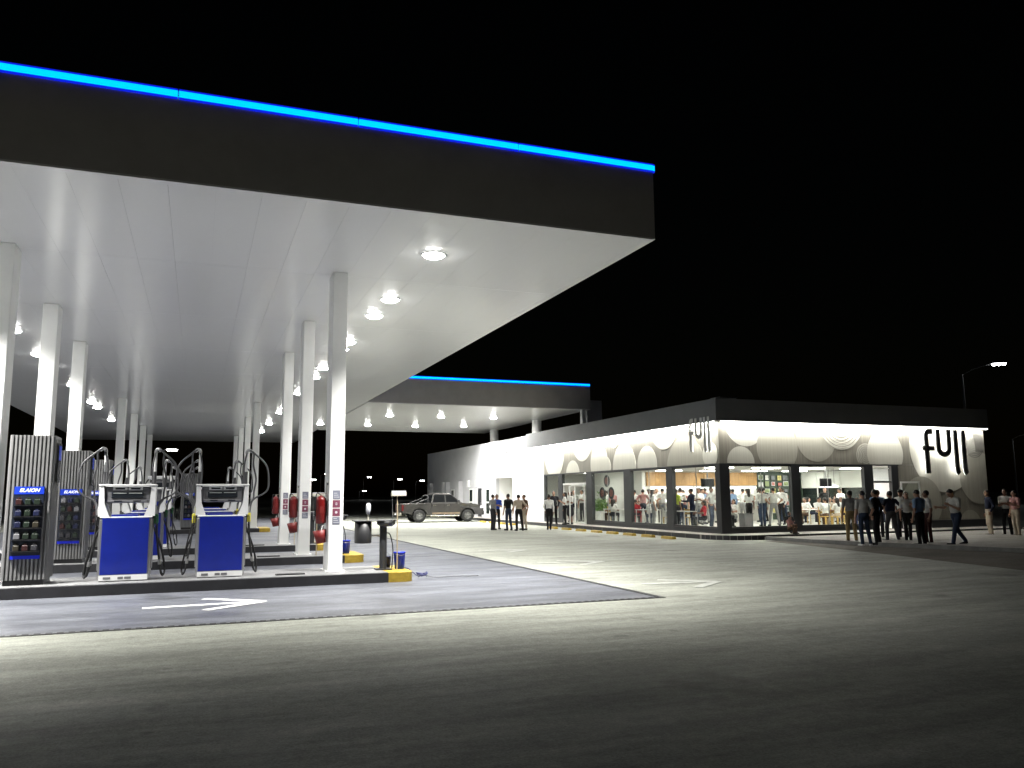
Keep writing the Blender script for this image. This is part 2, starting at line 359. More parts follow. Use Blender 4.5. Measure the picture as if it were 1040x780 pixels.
def column(x0, x1, yc, stickers):
    c = obj('column', MB().box(x0, x1, yc-.3, yc+.3, .15, CZ-.004, c=.012), 'column_white', main)
    obj('base_plate', MB().box(x0-.05, x1+.05, yc-.36, yc+.36, .185, .215), 'column_white', c)
    if stickers:
        y = yc-.3; xm = (x0+x1)/2+.005
        for k, (z0, z1, m) in enumerate(((1.64, 1.82, 'sticker_grey'), (1.47, 1.62, 'sticker_maroon'), (1.30, 1.45, 'sticker_maroon'), (1.13, 1.28, 'sticker_grey'))):
            st = box('notice_plate', m, c, xm-.075, xm+.075, y-.004, y-.001, z0, z1)
            if k in (1, 2): obj('pictogram', MB().prism(arc(xm, (z0+z1)/2, .026, 0, 2*PI, 14)[:-1], 'y', y-.0065, y-.0045), 'sticker_white', st)
            if k == 1: box('pictogram_bar', 'sticker_maroon', st, xm-.05, xm+.05, y-.009, y-.007, (z0+z1)/2-.008, (z0+z1)/2+.008)
            if k in (0, 3):
                for q in range(3): box('print_line', 'sticker_white', st, xm-.055, xm+.055-.02*q, y-.0065, y-.0045, z0+.035+.04*q, z0+.047+.04*q)
for i, yc in enumerate(CY):
    column(2.5, 2.80, yc, i < 3); column(-3.68, -3.34, yc, False)
# short posts that carry the farther canopy above the store roof
for nm, (x, y, r) in {'a': (20.0, 55.6, .30), 'b': (20.0, 47.6, .30)}.items():
    obj('roof_post', MB().lathe([(r, 4.9), (r, CZ-.002)], (x, y), 24), 'column_white', link)
box('roof_post', 'column_white', link, 19.98, 20.2, 40.95, 41.2, 4.9, CZ-.006)
box('post_casing', 'wall_grey', link, 20.45, 21.4, 41.3, 42.2, 4.9, 7.0)

# downlights: round recessed lamps, each with its own spot
ring = MB().lathe([(.26, CZ-.002), (.255, CZ-.022), (.21, CZ-.026), (.205, CZ-.006)], n=24).mesh('trim_ring'); ring.materials.append(MATS['white_metal'])
lens = MB().lathe([(.0, CZ-.085), (.09, CZ-.08), (.16, CZ-.06), (.205, CZ-.03), (.214, CZ-.02)], n=24).mesh('lens'); lens.materials.append(MATS['lamp_lens'])
def downlight(x, y, label, energy, group, tilt=(0, 0), size=120, blend=1.0):
    t = thing('canopy_downlight', label, 'ceiling light', (x, y, 0), 0, group)
    obj('trim_ring', ring, [], t); obj('lens', lens, [], t)
    li = bpy.data.lights.new('lamp', 'SPOT'); li.energy = energy; li.spot_size = R(size); li.spot_blend = blend; li.shadow_soft_size = .05; li.color = (1, .985, .94)
    lo = bpy.data.objects.new('lamp', li); COL.objects.link(lo); lo.parent = t; lo.location = (0, 0, CZ-.14); lo.rotation_euler = (R(tilt[1]), R(-tilt[0]), 0)
ORD = ['first', 'second', 'third', 'fourth', 'fifth', 'sixth', 'seventh', 'eighth', 'ninth', 'tenth', 'eleventh', 'twelfth', 'thirteenth']
YL = [15.0, 18.9, 20.8, 24.7, 26.0, 30.1, 32.6, 38.0, 44.6, 47.1, 54.5, 61.5]
for i, y in enumerate(YL):
    downlight(4.15, y, 'round bright downlight, %s from the front in the right row of the main canopy' % ORD[i], 4700 if y < 16 else 1250, 'downlights of the main canopy', (6 if y < 16 else 18, 0), 113 if y < 16 else 128)
    downlight(-5.05, y, 'round bright downlight, %s from the front in the left row of the main canopy' % ORD[i], 7200 if y < 16 else 1500, 'downlights of the main canopy', (4, 0), 113 if y < 16 else 128)
for (x, y), w in {(7.3, 53.8): 'at the left end of the back row', (10.4, 47.1): 'leftmost of the front row', (10.4, 53.8): 'second of the back row', (13.5, 47.0): 'in the middle of the front row', (13.65, 53.8): 'third of the back row', (16.75, 46.7): 'at the right of the front row', (16.85, 53.0): 'at the right end of the back row'}.items():
    downlight(x, y, 'round downlight of the farther canopy, ' + w, 1700, 'downlights of the farther canopy', (14, -6), 156)

# ------------------------------------------------------------------ pump islands
IY = [16.2, 21.35, 26.5]
def island(label, y0, y1, x0, x1):
    t = thing('pump_island', label, 'kerb island', (0, y0, 0)); w = y1-y0; r = w/2; h = .19
    xe = x1-r; xs = x1-.52
    poly = [(x0, 0), (xs-.004, 0), (xs-.004, w), (x0, w)]
    obj('kerb', MB().prism(poly, 'z', 0, h-.004), 'kerb_dark', t)
    obj('top_slab', MB().prism([(x0+.05, .07), (xs-.004, .07), (xs-.004, w-.07), (x0+.05, w-.07)], 'z', h-.003, h+.004), 'island_top', t)
    k = .22   # rounded yellow nose
    nose = [(xs, 0)] + arc(x1-k, k, k, -PI/2, 0, 6) + arc(x1-k, w-k, k, 0, PI/2, 6) + [(xs, w)]
    obj('painted_end', MB().prism(nose, 'z', 0, h), 'yellow_paint', t)
    return t
for i, y in enumerate(IY): island('%s pump island with black kerb and yellow rounded end' % ['nearest', 'second', 'third'][i], y, y+1.75, -6.0, 4.12)
island('far pump island with black kerb and yellow end, by the fourth column', 41.6, 43.5, -6.0, 3.4)
for i, y in enumerate(IY):
    t = thing('rubber_strip', 'black flat strip lying on the %s pump island beside the column' % ['nearest', 'second', 'third'][i], 'rubber strip', (1.75, y+.42, .19))
    box('mat_body', 'rubber', t, -.28, .28, -.06, .06, .006, .032, c=.008)
    for q in range(5): box('mat_groove', 'mid_grey', t, -.25, .25, -.05+q*.022, -.042+q*.022, .0325, .035)

# ------------------------------------------------------------------ fuel pump
def nozzle(parent, s, m, y):
    """nozzle hanging in its holster on the side of the pump (s = -1 left, 1 right)"""
    g = MB(); x = s*.50
    g.box(x-.035, x+.035, y-.05, y+.05, 1.02, 1.20, c=.012); b = obj('nozzle', g, m, parent)
    obj('spout', MB().tube(bez([(x, y-.02, 1.19), (x, y+.0, 1.30), (x-s*.03, y+.05, 1.36)], 5), .013, 6), 'steel', b)
    obj('trigger_guard', MB().tube(bez([(x, y-.05, 1.15), (x, y-.13, 1.12), (x, y-.13, 1.02), (x, y-.05, 1.0)], 5), .009, 6), 'black_plastic', b)
    box('holster', 'dark_grey', parent, s*.452-.02 if s > 0 else s*.452-.015, s*.452+.015 if s > 0 else s*.452+.02, y-.08, y+.08, .95, 1.33)
def fuel_pump(first_variant):
    t = thing('fuel_pump', 'x', 'fuel pump')
    # lower cabinet with steel side frame
    box('cabinet', 'steel', t, -.435, .435, -.29, .29, .03, 1.12, c=.02)
    box('plinth', 'dark_grey', t, -.40, .40, -.27, .27, 0, .028)
    for s in (-1, 1):
        p = box('front_panel', 'pump_blue', t, -.392, .392, *( (-.305, -.291) if s < 0 else (.291, .305)), .125, 1.135, c=.005)
        k = box('kick_plate', 'pump_white', t, -.405, .405, *((-.308, -.291) if s < 0 else (.291, .308)), .02, .115)
        for a, b in ((-.33, -.21), (-.09, .0), (.02, .13)):
            box('type_plate', 'mid_grey', k, a, b, *((-.312, -.3085) if s < 0 else (.3085, .312)), .045, .085)
    # counter, winged uprights and display head
    box('counter', 'pump_white', t, -.44, .44, -.30, .30, 1.14, 1.165, c=.008)
    box('slot_tray', 'pump_blue', t, -.26, .20, -.26, .26, 1.167, 1.20, c=.01)
    for s in (-1, 1):
        w = [(s*.475, 1.17), (s*.475, 1.72), (s*.40, 1.72), (s*.375, 1.40), (s*.29, 1.17)]
        obj('upright', MB().prism(w if s < 0 else w[::-1], 'y', -.27, .27), 'pump_white', t)
        box('side_column', 'steel', t, s*.44-.016, s*.44+.016, -.2, .2, .2, 1.12)
    box('head', 'pump_white', t, -.485, .485, -.285, .285, 1.726, 1.755, c=.008)
    box('head_shell', 'mid_grey', t, -.375, .375, -.24, .24, 1.41, 1.722, c=.03)
    for s in (-1, 1):
        ys = (-.262, -.242) if s < 0 else (.242, .262); yo = (-.268, -.263) if s < 0 else (.263, .268)
        d = box('display', 'screen_dark', t, -.27, .27, *ys, 1.50, 1.61, c=.006)
        for a, b in ((-.24, -.02), (.02, .24)):
            box('readout', 'lcd', d, a, b, *yo, 1.585, 1.60)
            fr = box('price_frame', 'pump_white', t, a-.01, b+.01, *ys, 1.645, 1.705); box('price_window', 'screen_dark', fr, a+.03, b-.03, *yo, 1.66, 1.69)
        box('brow', 'pump_white', t, -.37, .37, *( (-.30, -.242) if s < 0 else (.242, .30)), 1.712, 1.7245)
        box('keypad_shelf', 'mid_grey', t, -.33, .33, *((-.285, -.242) if s < 0 else (.242, .285)), 1.425, 1.47, c=.008)
        for a in (-.22, .1): box('card_slot', 'screen_dark', t, a, a+.13, *((-.292, -.286) if s < 0 else (.286, .292)), 1.435, 1.46)
    # hose masts at both sides
    for s in (-1, 1):
        x = s*.43
        ms = obj('hose_mast', MB().tube([(x, .06, 1.757), (x, .06, 2.38)], .024, 10), 'pump_white', t)
        obj('mast_head', MB().tube(bez([(x, .06, 2.36), (x+s*.01, .05, 2.41), (x+s*.05, .02, 2.43), (x+s*.09, -.01, 2.39)], 5), [.03]*16, 10), 'steel', ms)
        obj('mast_sleeve', MB().tube([(x, .06, 1.757), (x, .06, 2.0)], .032, 10), 'hose_grey', ms)
        for q, yy in enumerate((-.10, .14)):
            ex = s*(.36 if q == 0 else .14)
            pts = [(x+s*.06, yy*.4, 2.42), (x+s*.14, yy*.7, 2.36), (x+ex, yy, 2.14), (x+ex+s*.06, yy*1.2, 1.86), (x+ex*1.0+s*.03, yy*1.2, 1.62), (x+s*.16, yy*1.1, 1.47), (s*.53, yy, 1.36), (s*.51, yy, 1.20)]
            obj('hose', MB().tube(bez(pts, 7), .018, 7), 'hose_grey', t)
            lo = [(s*.51, yy, 1.03), (s*.53, yy-.03, .72), (s*.58, yy-.06, .36), (s*.62, yy-.07, .13), (s*.66, yy-.02, .07), (s*.68, yy+.05, .16), (s*.62, yy+.08, .5), (s*.46, yy+.1, .95)]
            obj('hose', MB().tube(bez(lo, 7), .014, 7), 'rubber', t)
            obj('hose_clip', MB().tube([(s*.595, yy-.065, .27), (s*.585, yy-.06, .36)], .027, 8), 'steel', t)
            up = [(x, yy*.5+.06, 2.36), (x-s*.04, yy*.6+.05, 2.1), (x-s*.035, yy*.6+.06, 1.76)]
            obj('hose', MB().tube(bez(up, 7), .015, 7), 'hose_grey', t)
    nz = {'a': ('black_plastic', 'green_plastic', 'green_plastic', 'black_plastic'), 'b': ('yellow_plastic', 'black_plastic', 'yellow_plastic', 'black_plastic')}[first_variant]
    for k, (s, y) in enumerate(((-1, -.10), (-1, .14), (1, -.10), (1, .14))): nozzle(t, s, nz[k], y)
    return t
PA, PB = fuel_pump('a'), fuel_pump('b')
for i, y in enumerate(IY):
    for j, (P, x) in enumerate(((PA, -1.2), (PB, .46))):
        o = P if i == 0 else copy_tree(P)
        o.location = (x, y+.78, .192)
        tag(o, 'blue and white fuel pump with %s nozzles on the %s island' % (['green', 'yellow'][j], ['nearest', 'second', 'third'][i]), group='fuel pumps')

# tall pump for lorries and its display cabinet on the far island
t = thing('lorry_pump', 'tall white headed pump with dark hoses on the far island', 'fuel pump', (-1.55, 42.3, .19))
box('cabinet', 'steel', t, -.55, .55, -.35, .35, 0, 1.5, c=.03); box('front_panel', 'pump_blue', t, -.48, .48, -.37, -.352, .15, 1.45)
for s in (-1, 1): box('upright', 'pump_white', t, s*.5-.06, s*.5+.06, -.3, .3, 1.502, 2.2)
box('display_head', 'mid_grey', t, -.43, .43, -.3, .3, 1.85, 2.35, c=.04); box('head_cap', 'pump_white', t, -.65, .65, -.38, .38, 2.36, 2.52, c=.03)
box('display', 'screen_dark', t, -.32, .32, -.325, -.302, 2.0, 2.2)
for s in (-1, 1): obj('hose', MB().tube(bez([(s*.6, -.1, 2.4), (s*.8, -.15, 2.0), (s*.85, -.2, 1.2), (s*.7, -.2, .5), (s*.6, -.1, 1.1)], 6), .03, 6), 'rubber', t)

# ------------------------------------------------------------------ ribbed lubricant cabinets
for k_, c_ in {'oil_green': (.015, .024, .016), 'oil_red': (.035, .012, .012), 'oil_gold': (.035, .03, .02), 'oil_grey': (.035, .035, .04), 'oil_blue': (.012, .015, .045)}.items(): mat(k_, c_, .35)
bottle_cols = ['oil_green', 'oil_red', 'oil_gold', 'oil_grey', 'oil_blue', 'mid_grey']
txt = text_mesh('ELAION', .088, .35, .001, .0018); txt.materials.append(MATS['header_white'])
bot = MB().box(-.05, .05, -.02, .02, 0, .10, c=.012).box(-.022, .022, -.015, .015, .098, .13)
def cabinet(label, x, y):
    t = thing('lubricant_cabinet', label, 'display cabinet', (x, y, .19), 0, 'ribbed lubricant cabinets')
    hw, d, h = .345, .72, 2.63
    box('plinth', 'black_plastic', t, -hw+.03, hw-.03, .03, d-.03, 0, .10); box('core', 'rib_back', t, -hw+.02, hw-.02, .02, d-.02, .104, h-.004)
    n = 11; w = 2*hw/n
    pr = [(0, .03), (w*.16, 0), (w*.62, 0), (w*.78, .03)]
    me = MB().prism(pr, 'z', .10, h).mesh('rib'); me.materials.append(MATS['rib_metal'])
    for k in range(n):
        o = obj('rib', me, [], t, (-hw+k*w+.005, -.012, 0)); o2 = obj('rib', me, [], t, (hw-k*w-.005, d+.012, 0), PI)
    nd = 9; wd = d/nd
    for k in range(nd):
        obj('rib', me, [], t, (hw+.012, k*wd+.01, 0), PI/2); obj('rib', me, [], t, (-hw-.012, d-k*wd-.01, 0), -PI/2)
    p = box('display_case', 'poster_dark', t, -.22, .24, -.05, -.014, .46, 1.72)
    hd = box('header', 'header_blue', p, -.22, .24, -.056, -.0505, 1.585, 1.72)
    o = obj('lettering', txt, [], hd, (.01, -.058, 1.652)); o.rotation_euler = (R(90), 0, 0)
    box('bottom_band', 'strip_blue', p, -.22, .24, -.056, -.0505, .46, .52)
    for r in range(5):
        z = .60+r*.20
        box('shelf', 'black_plastic', p, -.21, .23, -.12, -.0505, z-.014, z)
        for c in range(3):
            m_ = bottle_cols[random.randrange(6)]
            b = bot.mesh('bottle'); obj('bottle', b, m_, p, (-.13+c*.14, -.085, z+.001))
    sp = box('side_reflection', 'poster_dark', t, hw+.046, hw+.052, .2, .5, 1.8, 2.5); box('side_reflection_blue', 'header_blue', sp, hw+.0525, hw+.055, .22, .48, 2.2, 2.46)  # bluish reflection on the cabinet side, built as a coloured panel
for i, y in enumerate(IY):
    cabinet('grey ribbed cabinet with lit shelf of oil bottles on the %s island' % ['nearest', 'second', 'third'][i], -2.78, y+.42)
cabinet('pale ribbed cabinet with small blue header on the far island', -.35, 41.9)

# ------------------------------------------------------------------ service station stuff at island ends
for i, y in enumerate(IY):
    where = ['nearest', 'second', 'third'][i]; yc = CY[i]
    e = thing('fire_extinguisher', 'red fire extinguisher on the %s column' % where, 'extinguisher', (2.375, yc-.12, 0))
    obj('cylinder', MB().lathe([(0, 1.15), (.10, 1.15), (.108, 1.18), (.108, 1.61), (.10, 1.655), (.06, 1.69), (.03, 1.71), (0, 1.71)], n=18), 'red_paint', e)
    obj('valve', MB().lathe([(0, 1.712), (.025, 1.712), (.025, 1.75), (0, 1.75)], n=10).box(-.02, .1, -.012, .012, 1.752, 1.768), 'brass', e)
    obj('discharge_hose', MB().tube(bez([(-.02, 0, 1.74), (-.09, -.02, 1.76), (-.118, -.03, 1.6), (-.112, -.02, 1.3)], 5), .012, 6), 'rubber', e)
    box('wall_bracket', 'steel', e, .107, .124, -.03, .03, 1.3, 1.6)
    box('instruction_label', 'red_matte', e, -.04, .04, -.1125, -.1075, 1.36, 1.50)
    b = thing('sand_bucket', 'red sand bucket hanging below the extinguisher on the %s column' % where, 'bucket', (2.37, yc-.14, 0))
    g = MB().lathe([(0, .76), (.095, .76), (.135, 1.02), (.128, 1.02), (.09, .775), (0, .775)], n=16); ob = obj('pail', g, 'red_matte', b); ob.rotation_euler = (0, R(-9), 0); ob.location = (.14, 0, .01)
    obj('bail_handle', MB().tube(bez([(.0, -.12, 1.01), (.03, -.06, 1.1), (.1, 0, 1.13), (.03, .06, 1.1), (0, .12, 1.01)], 5), .006, 5), 'steel', b)
    sign = thing('hose_hook', 'small steel hook rail above the extinguisher of the %s column' % where, 'hook', (2.47, yc-.2, 0))
    obj('rail', MB().tube([(0, 0, 1.68), (0, 0, 1.98)], .008, 6), 'brass', sign); box('rail_clip', 'steel', sign, -.005, .027, -.015, .015, 1.93, 1.97)
    # bin station
    s = thing('bin_station', 'dark post with hanging round bin and tray at the end of the %s island' % where, 'bin station', (3.64 if i == 0 else 3.52, y+.75, .19))
    box('foot_plate', 'dark_grey', s, -.16, .16, -.14, .14, .002, .03); obj('post', MB().tube([(0, 0, .03), (0, 0, .93)], .075, 14), 'dark_grey', s)
    obj('bin', MB().lathe([(0, .55), (.165, .55), (.175, .57), (.175, .985), (.165, .985), (.16, .6), (0, .6)], (-.42, 0), 20), 'bin_grey', s)
    box('tray', 'dark_grey', s, -.62, .24, -.19, .19, .99, 1.015, c=.006)
    obj('basin', MB().lathe([(0, .875), (.13, .88), (.19, .93), (.20, .985), (.185, .985), (.16, .93), (0, .9)], (.06, 0), 16), 'dark_grey', s)
    obj('bracket', MB().tube([(-.24, 0, .7), (-.07, 0, .7)], .018, 8), 'steel', s)
    obj('water_pipe', MB().tube(bez([(.07, .05, .75), (.16, .06, .7), (.22, .06, .4), (.2, .06, .02)], 6), .012, 6), 'rubber', s)
    q = thing('hand_squeegee', 'small white hand squeegee standing on the tray of the %s bin station' % where, 'squeegee', (3.32 if i == 0 else 3.24, y+.75, 1.206))
    obj('grip', MB().tube([(0, 0, .0), (0, 0, .12)], .016, 7), 'cream', q)
    obj('sponge_head', MB().lathe([(0, .11), (.035, .12), (.052, .2), (.05, .29), (.03, .345), (0, .35)], n=12), 'sticker_white', q)
    m = thing('floor_squeegee', 'long handled cream brush leaning upright beside the %s bin station' % where, 'brush', (3.86 if i == 0 else 2.93, y+.42, .19))
    obj('handle', MB().tube([(0, 0, .002), (.0, .02, 1.52)], .013, 7), 'wood_handle', m)
    box('brush_head', 'cream', m, -.13, .18, -.03, .07, 1.50, 1.585, c=.012); box('bristle_block', 'sticker_white', m, -.12, .17, -.02, .06, 1.587, 1.61)
    obj('side_stay', MB().tube([(-.11, .02, 1.5), (-.085, .04, .9)], .006, 5), 'steel', m)
    bk = thing('wash_bucket', 'bright blue plastic bucket at the end of the %s island' % where, 'bucket', (4.0 if i == 0 else 3.75, y+.80, .192))
    obj('pail', MB().lathe([(0, 0), (.10, 0), (.12, .33), (.13, .335), (.13, .345), (.113, .345), (.095, .01), (0, .01)], n=18), 'bucket_blue', bk)
    obj('bail_handle', MB().tube(bez([(-.122, 0, .32), (-.09, -.09, .30), (0, -.13, .28), (.09, -.09, .30), (.122, 0, .32)], 5), .005, 5), 'steel', bk)
    if i == 0:
        b2 = thing('oil_bucket', 'navy bucket between the post and the bright blue bucket', 'bucket', (3.76, y+.98, .192))
        obj('pail', MB().lathe([(0, 0), (.085, 0), (.1, .24), (.107, .25), (.095, .25), (.08, .01), (0, .01)], n=16), 'bucket_navy', b2)
        obj('bail_handle', MB().tube(bez([(-.1, 0, .24), (0, -.03, .33), (.1, 0, .24)], 5), .005, 5), 'steel', b2)
h = thing('coiled_hose', 'thin blue hose coiled on the floor by the yellow island end', 'hose', (4.42, 16.75, .006))
cp = [(.10*math.cos(a)*(1+.12*math.sin(a*1.7)), .16*math.sin(a), .03+.05*abs(math.sin(a*.9))+.012*a/6) for a in [k*.35 for k in range(56)]]
obj('coil', MB().tube(cp, .011, 6), 'bucket_navy', h)
obj('feed_line', MB().tube(bez([(.1, 0, .04), (.3, -.05, .012), (.7, -.02, .012), (1.2, -.1, .012)], 6), .009, 6), 'mid_grey', h)
obj('riser', MB().tube(bez([(-.1, .05, .05), (-.2, .1, .14), (-.28, .1, .2), (-.36, .08, .215)], 6), .009, 6), 'bucket_navy', h)

# ------------------------------------------------------------------ store building
XF, YF, X1, Y1, ZP, ZL, ZW, ZB = 18.70, 26.40, 32.8, 45.5, 5.32, 4.46, 2.84, .42
# sidewalk round the store
sw = [(17.75, 70), (17.75, 26.4)] + arc(19.15, 26.3, 1.4, PI*1.03, PI*1.5, 8) + [(21.5, 24.9), (33.4, 24.9), (33.4, 27), (19, 27), (19, 70)]
sidewalk = tag(obj('sidewalk', MB().prism(sw, 'z', 0, .17), 'pavement'), kind='structure')
def kerb_run(pts, yellow):
    for k, (a, b) in enumerate(zip(pts[:-1], pts[1:])):
        a, b = Vector(a), Vector(b); d = (b-a).normalized(); n_ = Vector((d.y, -d.x)) * .15; a = a+d*.008; b = b-d*.008
        q = [a, b, b+n_, a+n_]
        obj('kerb_stone', MB().prism([tuple(p) for p in q], 'z', .0, .165), 'yellow_paint' if k in yellow else 'kerb_dark', sidewalk)
kerb_run([(17.748, 69.5-1.0*i) for i in range(44)][::-1], set())
for k, y in enumerate([27.1, 28.6, 30.1, 31.6, 33.1, 34.7, 36.3, 37.9, 43.6, 45.3, 47.0, 48.7]):
    t = thing('wheel_stop', 'low yellow wheel stop, %s along the store from its front corner' % (ORD[k]), 'wheel stop', (16.75, y, 0), 0, 'yellow wheel stops along the store')
    obj('block', MB().prism([(-.11, 0), (.11, 0), (.08, .10), (-.08, .10)], 'y', -.38, .38), 'yellow_paint', t)
    for q in (-.25, .25): obj('bolt', MB().lathe([(.025, .1005), (.025, .108), (0, .108)], (0, q), 8), 'steel', t)
kerb_run(([(17.748, 26.4)] + arc(19.15, 26.3, 1.402, PI*1.03, PI*1.5, 8) + [(21.5, 24.898)] + [(21.5+1.5*i, 24.898) for i in range(1, 9)])[::-1], set())

store = thing('store_building', 'low store with patterned lit cladding, dark parapet and big shop windows', 'building', (0, 0, 0))
def L(name, m, parent, u0, u1, z0, z1, d0, d1, c=0):      # left face: u = Y, d = metres out of the wall
    return box(name, m, parent, XF-d1, XF-d0, u0, u1, z0, z1, c=c)
def F(name, m, parent, u0, u1, z0, z1, d0, d1, c=0):      # front face: u = X
    return box(name, m, parent, u0, u1, YF-d1, YF-d0, z0, z1, c=c)
# parapet, roof, backing walls
L('parapet', 'parapet', store, YF-.29, Y1, ZL, ZP, -.25, .29); F('parapet', 'parapet', store, XF+.252, X1, ZL, ZP, -.25, .29)
box('parapet', 'parapet', store, X1-.3, X1+.03, YF+.252, Y1, ZL, ZP-.02)
box('roof', 'roof_grey', store, XF+.252, X1-.3, YF+.252, Y1, 4.75, 4.9)
L('wall_backing', 'wall_grey', store, YF-.0, Y1, ZW-.003, ZL-.002, -.2, -.03); F('wall_backing', 'wall_grey', store, XF+.21, X1, ZW-.003, ZL-.002, -.2, -.03)
F('wall_backing', 'wall_grey', store, 27.66, X1, .17, ZW-.0035, -.2, -.03)
box('side_wall', 'wall_grey', store, X1-.18, X1, YF+.204, 33.2, .17, ZL-.004); box('side_wall', 'wall_grey', store, X1-.18, X1, 38.6, Y1, .17, ZL-.004)
box('side_wall', 'wall_grey', store, X1-.18, X1, 33.2, 38.6, 2.3, ZL-.006); box('side_wall', 'wall_grey', store, X1-.18, X1, 33.2, 38.6, .17, .5)
# cladding panels, proud of the backing with open joints
def panels(fn, a, b, n, z0, z1):
    w = (b-a)/n
    for k in range(n): fn('cladding_panel', 'clad_grey', store, a+k*w+.006, a+(k+1)*w-.006, z0, z1, -.028, random.uniform(-.001, .002))
panels(L, YF-.0, 43.5, 12, ZW, ZL-.01); panels(F, XF+.0, X1, 10, ZW, ZL-.01); panels(F, 27.66, X1, 4, .50, ZW-.012)
L('end_panel', 'wall_white', store, 43.52, Y1, .17, ZL-.01, -.2, .004)
F('plinth', 'frame_dark', store, 27.66, X1, .17, .488, -.2, .02)
def clip(poly, ax, v, sgn):
    out = []
    for i in range(len(poly)):
        a, b = poly[i], poly[(i+1) % len(poly)]; ia, ib = (a[ax]-v)*sgn >= 0, (b[ax]-v)*sgn >= 0
        if ia: out.append(a)
        if ia != ib:
            t = (v-a[ax])/(b[ax]-a[ax]); out.append((a[0]+(b[0]-a[0])*t, a[1]+(b[1]-a[1])*t))
    return out
dlev = [0]
def disc(face, cu, cz, r, m, u0, u1, z0, z1):
    p = arc(cu, cz, r, 0, 2*PI, 56)[:-1]
    for ax, v, s in ((0, u0, 1), (0, u1, -1), (1, z0, 1), (1, z1, -1)):
        if p: p = clip(p, ax, v, s)
    if len(p) < 3: return
    dlev[0] += 1; o = .004+.0006*dlev[0]
    if face == 'F': obj('cladding_disc', MB().prism(p, 'y', YF-o, YF-.003), m, store)
    else: obj('cladding_disc', MB().prism([(a, b) for a, b in p], 'x', XF-o, XF-.003), m, store)
def rings(face, cu, cz, r, n, m, u0, u1, z0, z1, w=.03):
    for k in range(1, n+1):
        rr = r*k/n; g = MB(); N = max(24, int(60*rr)); o = .022
        for i in range(N):
            a0, a1 = 2*PI*i/N, 2*PI*(i+1)/N; q = [(cu+q_*math.cos(a), cz+q_*math.sin(a)) for q_, a in ((rr-w, a0), (rr, a0), (rr, a1), (rr-w, a1))]
            if all(u0 < a < u1 and z0 < b < z1 for a, b in q):
                g.add([(a, YF-o, b) if face == 'F' else (XF-o, a, b) for a, b in q], [(0, 1, 2, 3)])
        if g.f: obj('ring_pattern', g, m, store)
lo, hi = ZW+.01, ZL-.02
FR = (XF+.02, X1-.02, lo, hi); FT = (27.7, X1-.02, .52, hi); LR = (YF+.02, 43.4, lo, hi)
for c in [(19.96, 4.46, .95, 'clad_light'), (19.68, 2.87, .64, 'clad_light'), (21.45, 3.48, 1.0, 'clad_mid'), (23.4, 3.95, 1.02, 'clad_mid'), (24.69, 4.6, 1.18, 'clad_light'), (27.0, 3.3, .98, 'clad_light'), (22.3, 4.8, .5, 'clad_light')]: disc('F', *c, *FR)
for c in [(30.3, 3.6, 1.93, 'clad_light'), (28.9, 1.25, 1.1, 'clad_mid'), (32.3, 2.3, 1.15, 'clad_mid'), (31.6, .3, .6, 'clad_mid')]: disc('F', *c, *FT)
rings('F', 24.69, 4.6, 1.18, 9, 'clad_grey', *FR); rings('F', 25.93, 3.21, .5, 6, 'clad_light', *FR, w=.035); rings('F', 32.14, 3.78, .60, 8, 'sign_grey', *FR, w=.03)
for c in [(39.6, 2.63, .87, 'clad_light'), (38.4, 4.56, 1.16, 'clad_light'), (36.5, 3.2, .95, 'clad_light'), (35.75, 3.02, .5, 'clad_light'), (33.93, 2.93, 1.12, 'clad_light'), (31.83, 2.97, .85, 'clad_light'), (30.36, 4.68, 1.1, 'clad_light'), (28.75, 2.6, 1.45, 'clad_mid'), (27.0, 3.2, .5, 'clad_light'), (42.0, 3.9, 1.3, 'clad_light'), (34.9, 4.4, .5, 'clad_light')]: disc('L', *c, *LR)
# strip lamps hidden under the parapet wash the cladding
def strip(name, fn, a, b, energy, loc, size, rot):
    fn('light_strip', 'led_white', store, a, b, ZL-.03, ZL-.004, .16, .24)
    li = bpy.data.lights.new(name, 'AREA'); li.shape = 'RECTANGLE'; li.size, li.size_y = size; li.energy = energy; li.color = (1, .985, .92)
    o = bpy.data.objects.new(name, li); COL.objects.link(o); o.parent = store; o.location = loc; o.rotation_euler = rot
strip('wash_lamp', L, YF, Y1-.02, 520, (XF-.20, (YF+Y1)/2, ZL-.04), (.06, Y1-YF), (0, R(-4), 0))
strip('wash_lamp', F, XF+.0, X1, 300, ((XF+X1)/2, YF-.20, ZL-.04), (X1-XF, .06), (R(4), 0, 0))
# shop windows
def window(fn, u0, u1, z0, z1, mull):
    w = fn('window', 'frame_dark', store, u0, u1, z0-.07, z0-.002, -.12, .03)
    fn('window_frame', 'frame_dark', w, u0, u1, z1+.002, z1+.05, -.12, .02)
    ev = [u0]+mull+[u1]
    for a, b in zip(ev[:-1], ev[1:]): fn('pane', 'glass', w, a+.012, b-.012, z0, z1, -.05, -.044)
    for a in mull: fn('mullion', 'steel', w, a-.011, a+.011, z0, z1, -.06, -.03)
    return w
ZG0, ZG1 = ZB, 2.74
for a, b, m in ((33.98, 37.32, [35.7]), (30.26, 33.32, [31.8]), (26.62, 29.76, [28.1])): window(L, a, b, ZG0, ZG1, m)
window(L, 41.5, 43.3, ZG0, ZG1, [])
for a, b in ((43.3, 43.52), (40.9, 41.5), (37.28, 38.0), (33.28, 34.02), (29.72, 30.3)): L('pillar', 'frame_dark', store, a+.04, b-.04, .17, ZW-.002, -.14, .035)
box('pillar', 'frame_dark', store, XF-.045, XF+.40, YF-.045, YF+.28, .17, ZW-.002)
L('base_wall', 'frame_dark', store, 26.625, 38.0, .17, ZG0-.075, -.2, .025); L('base_wall', 'frame_dark', store, 41.0, 43.5, .17, ZG0-.075, -.2, .025)
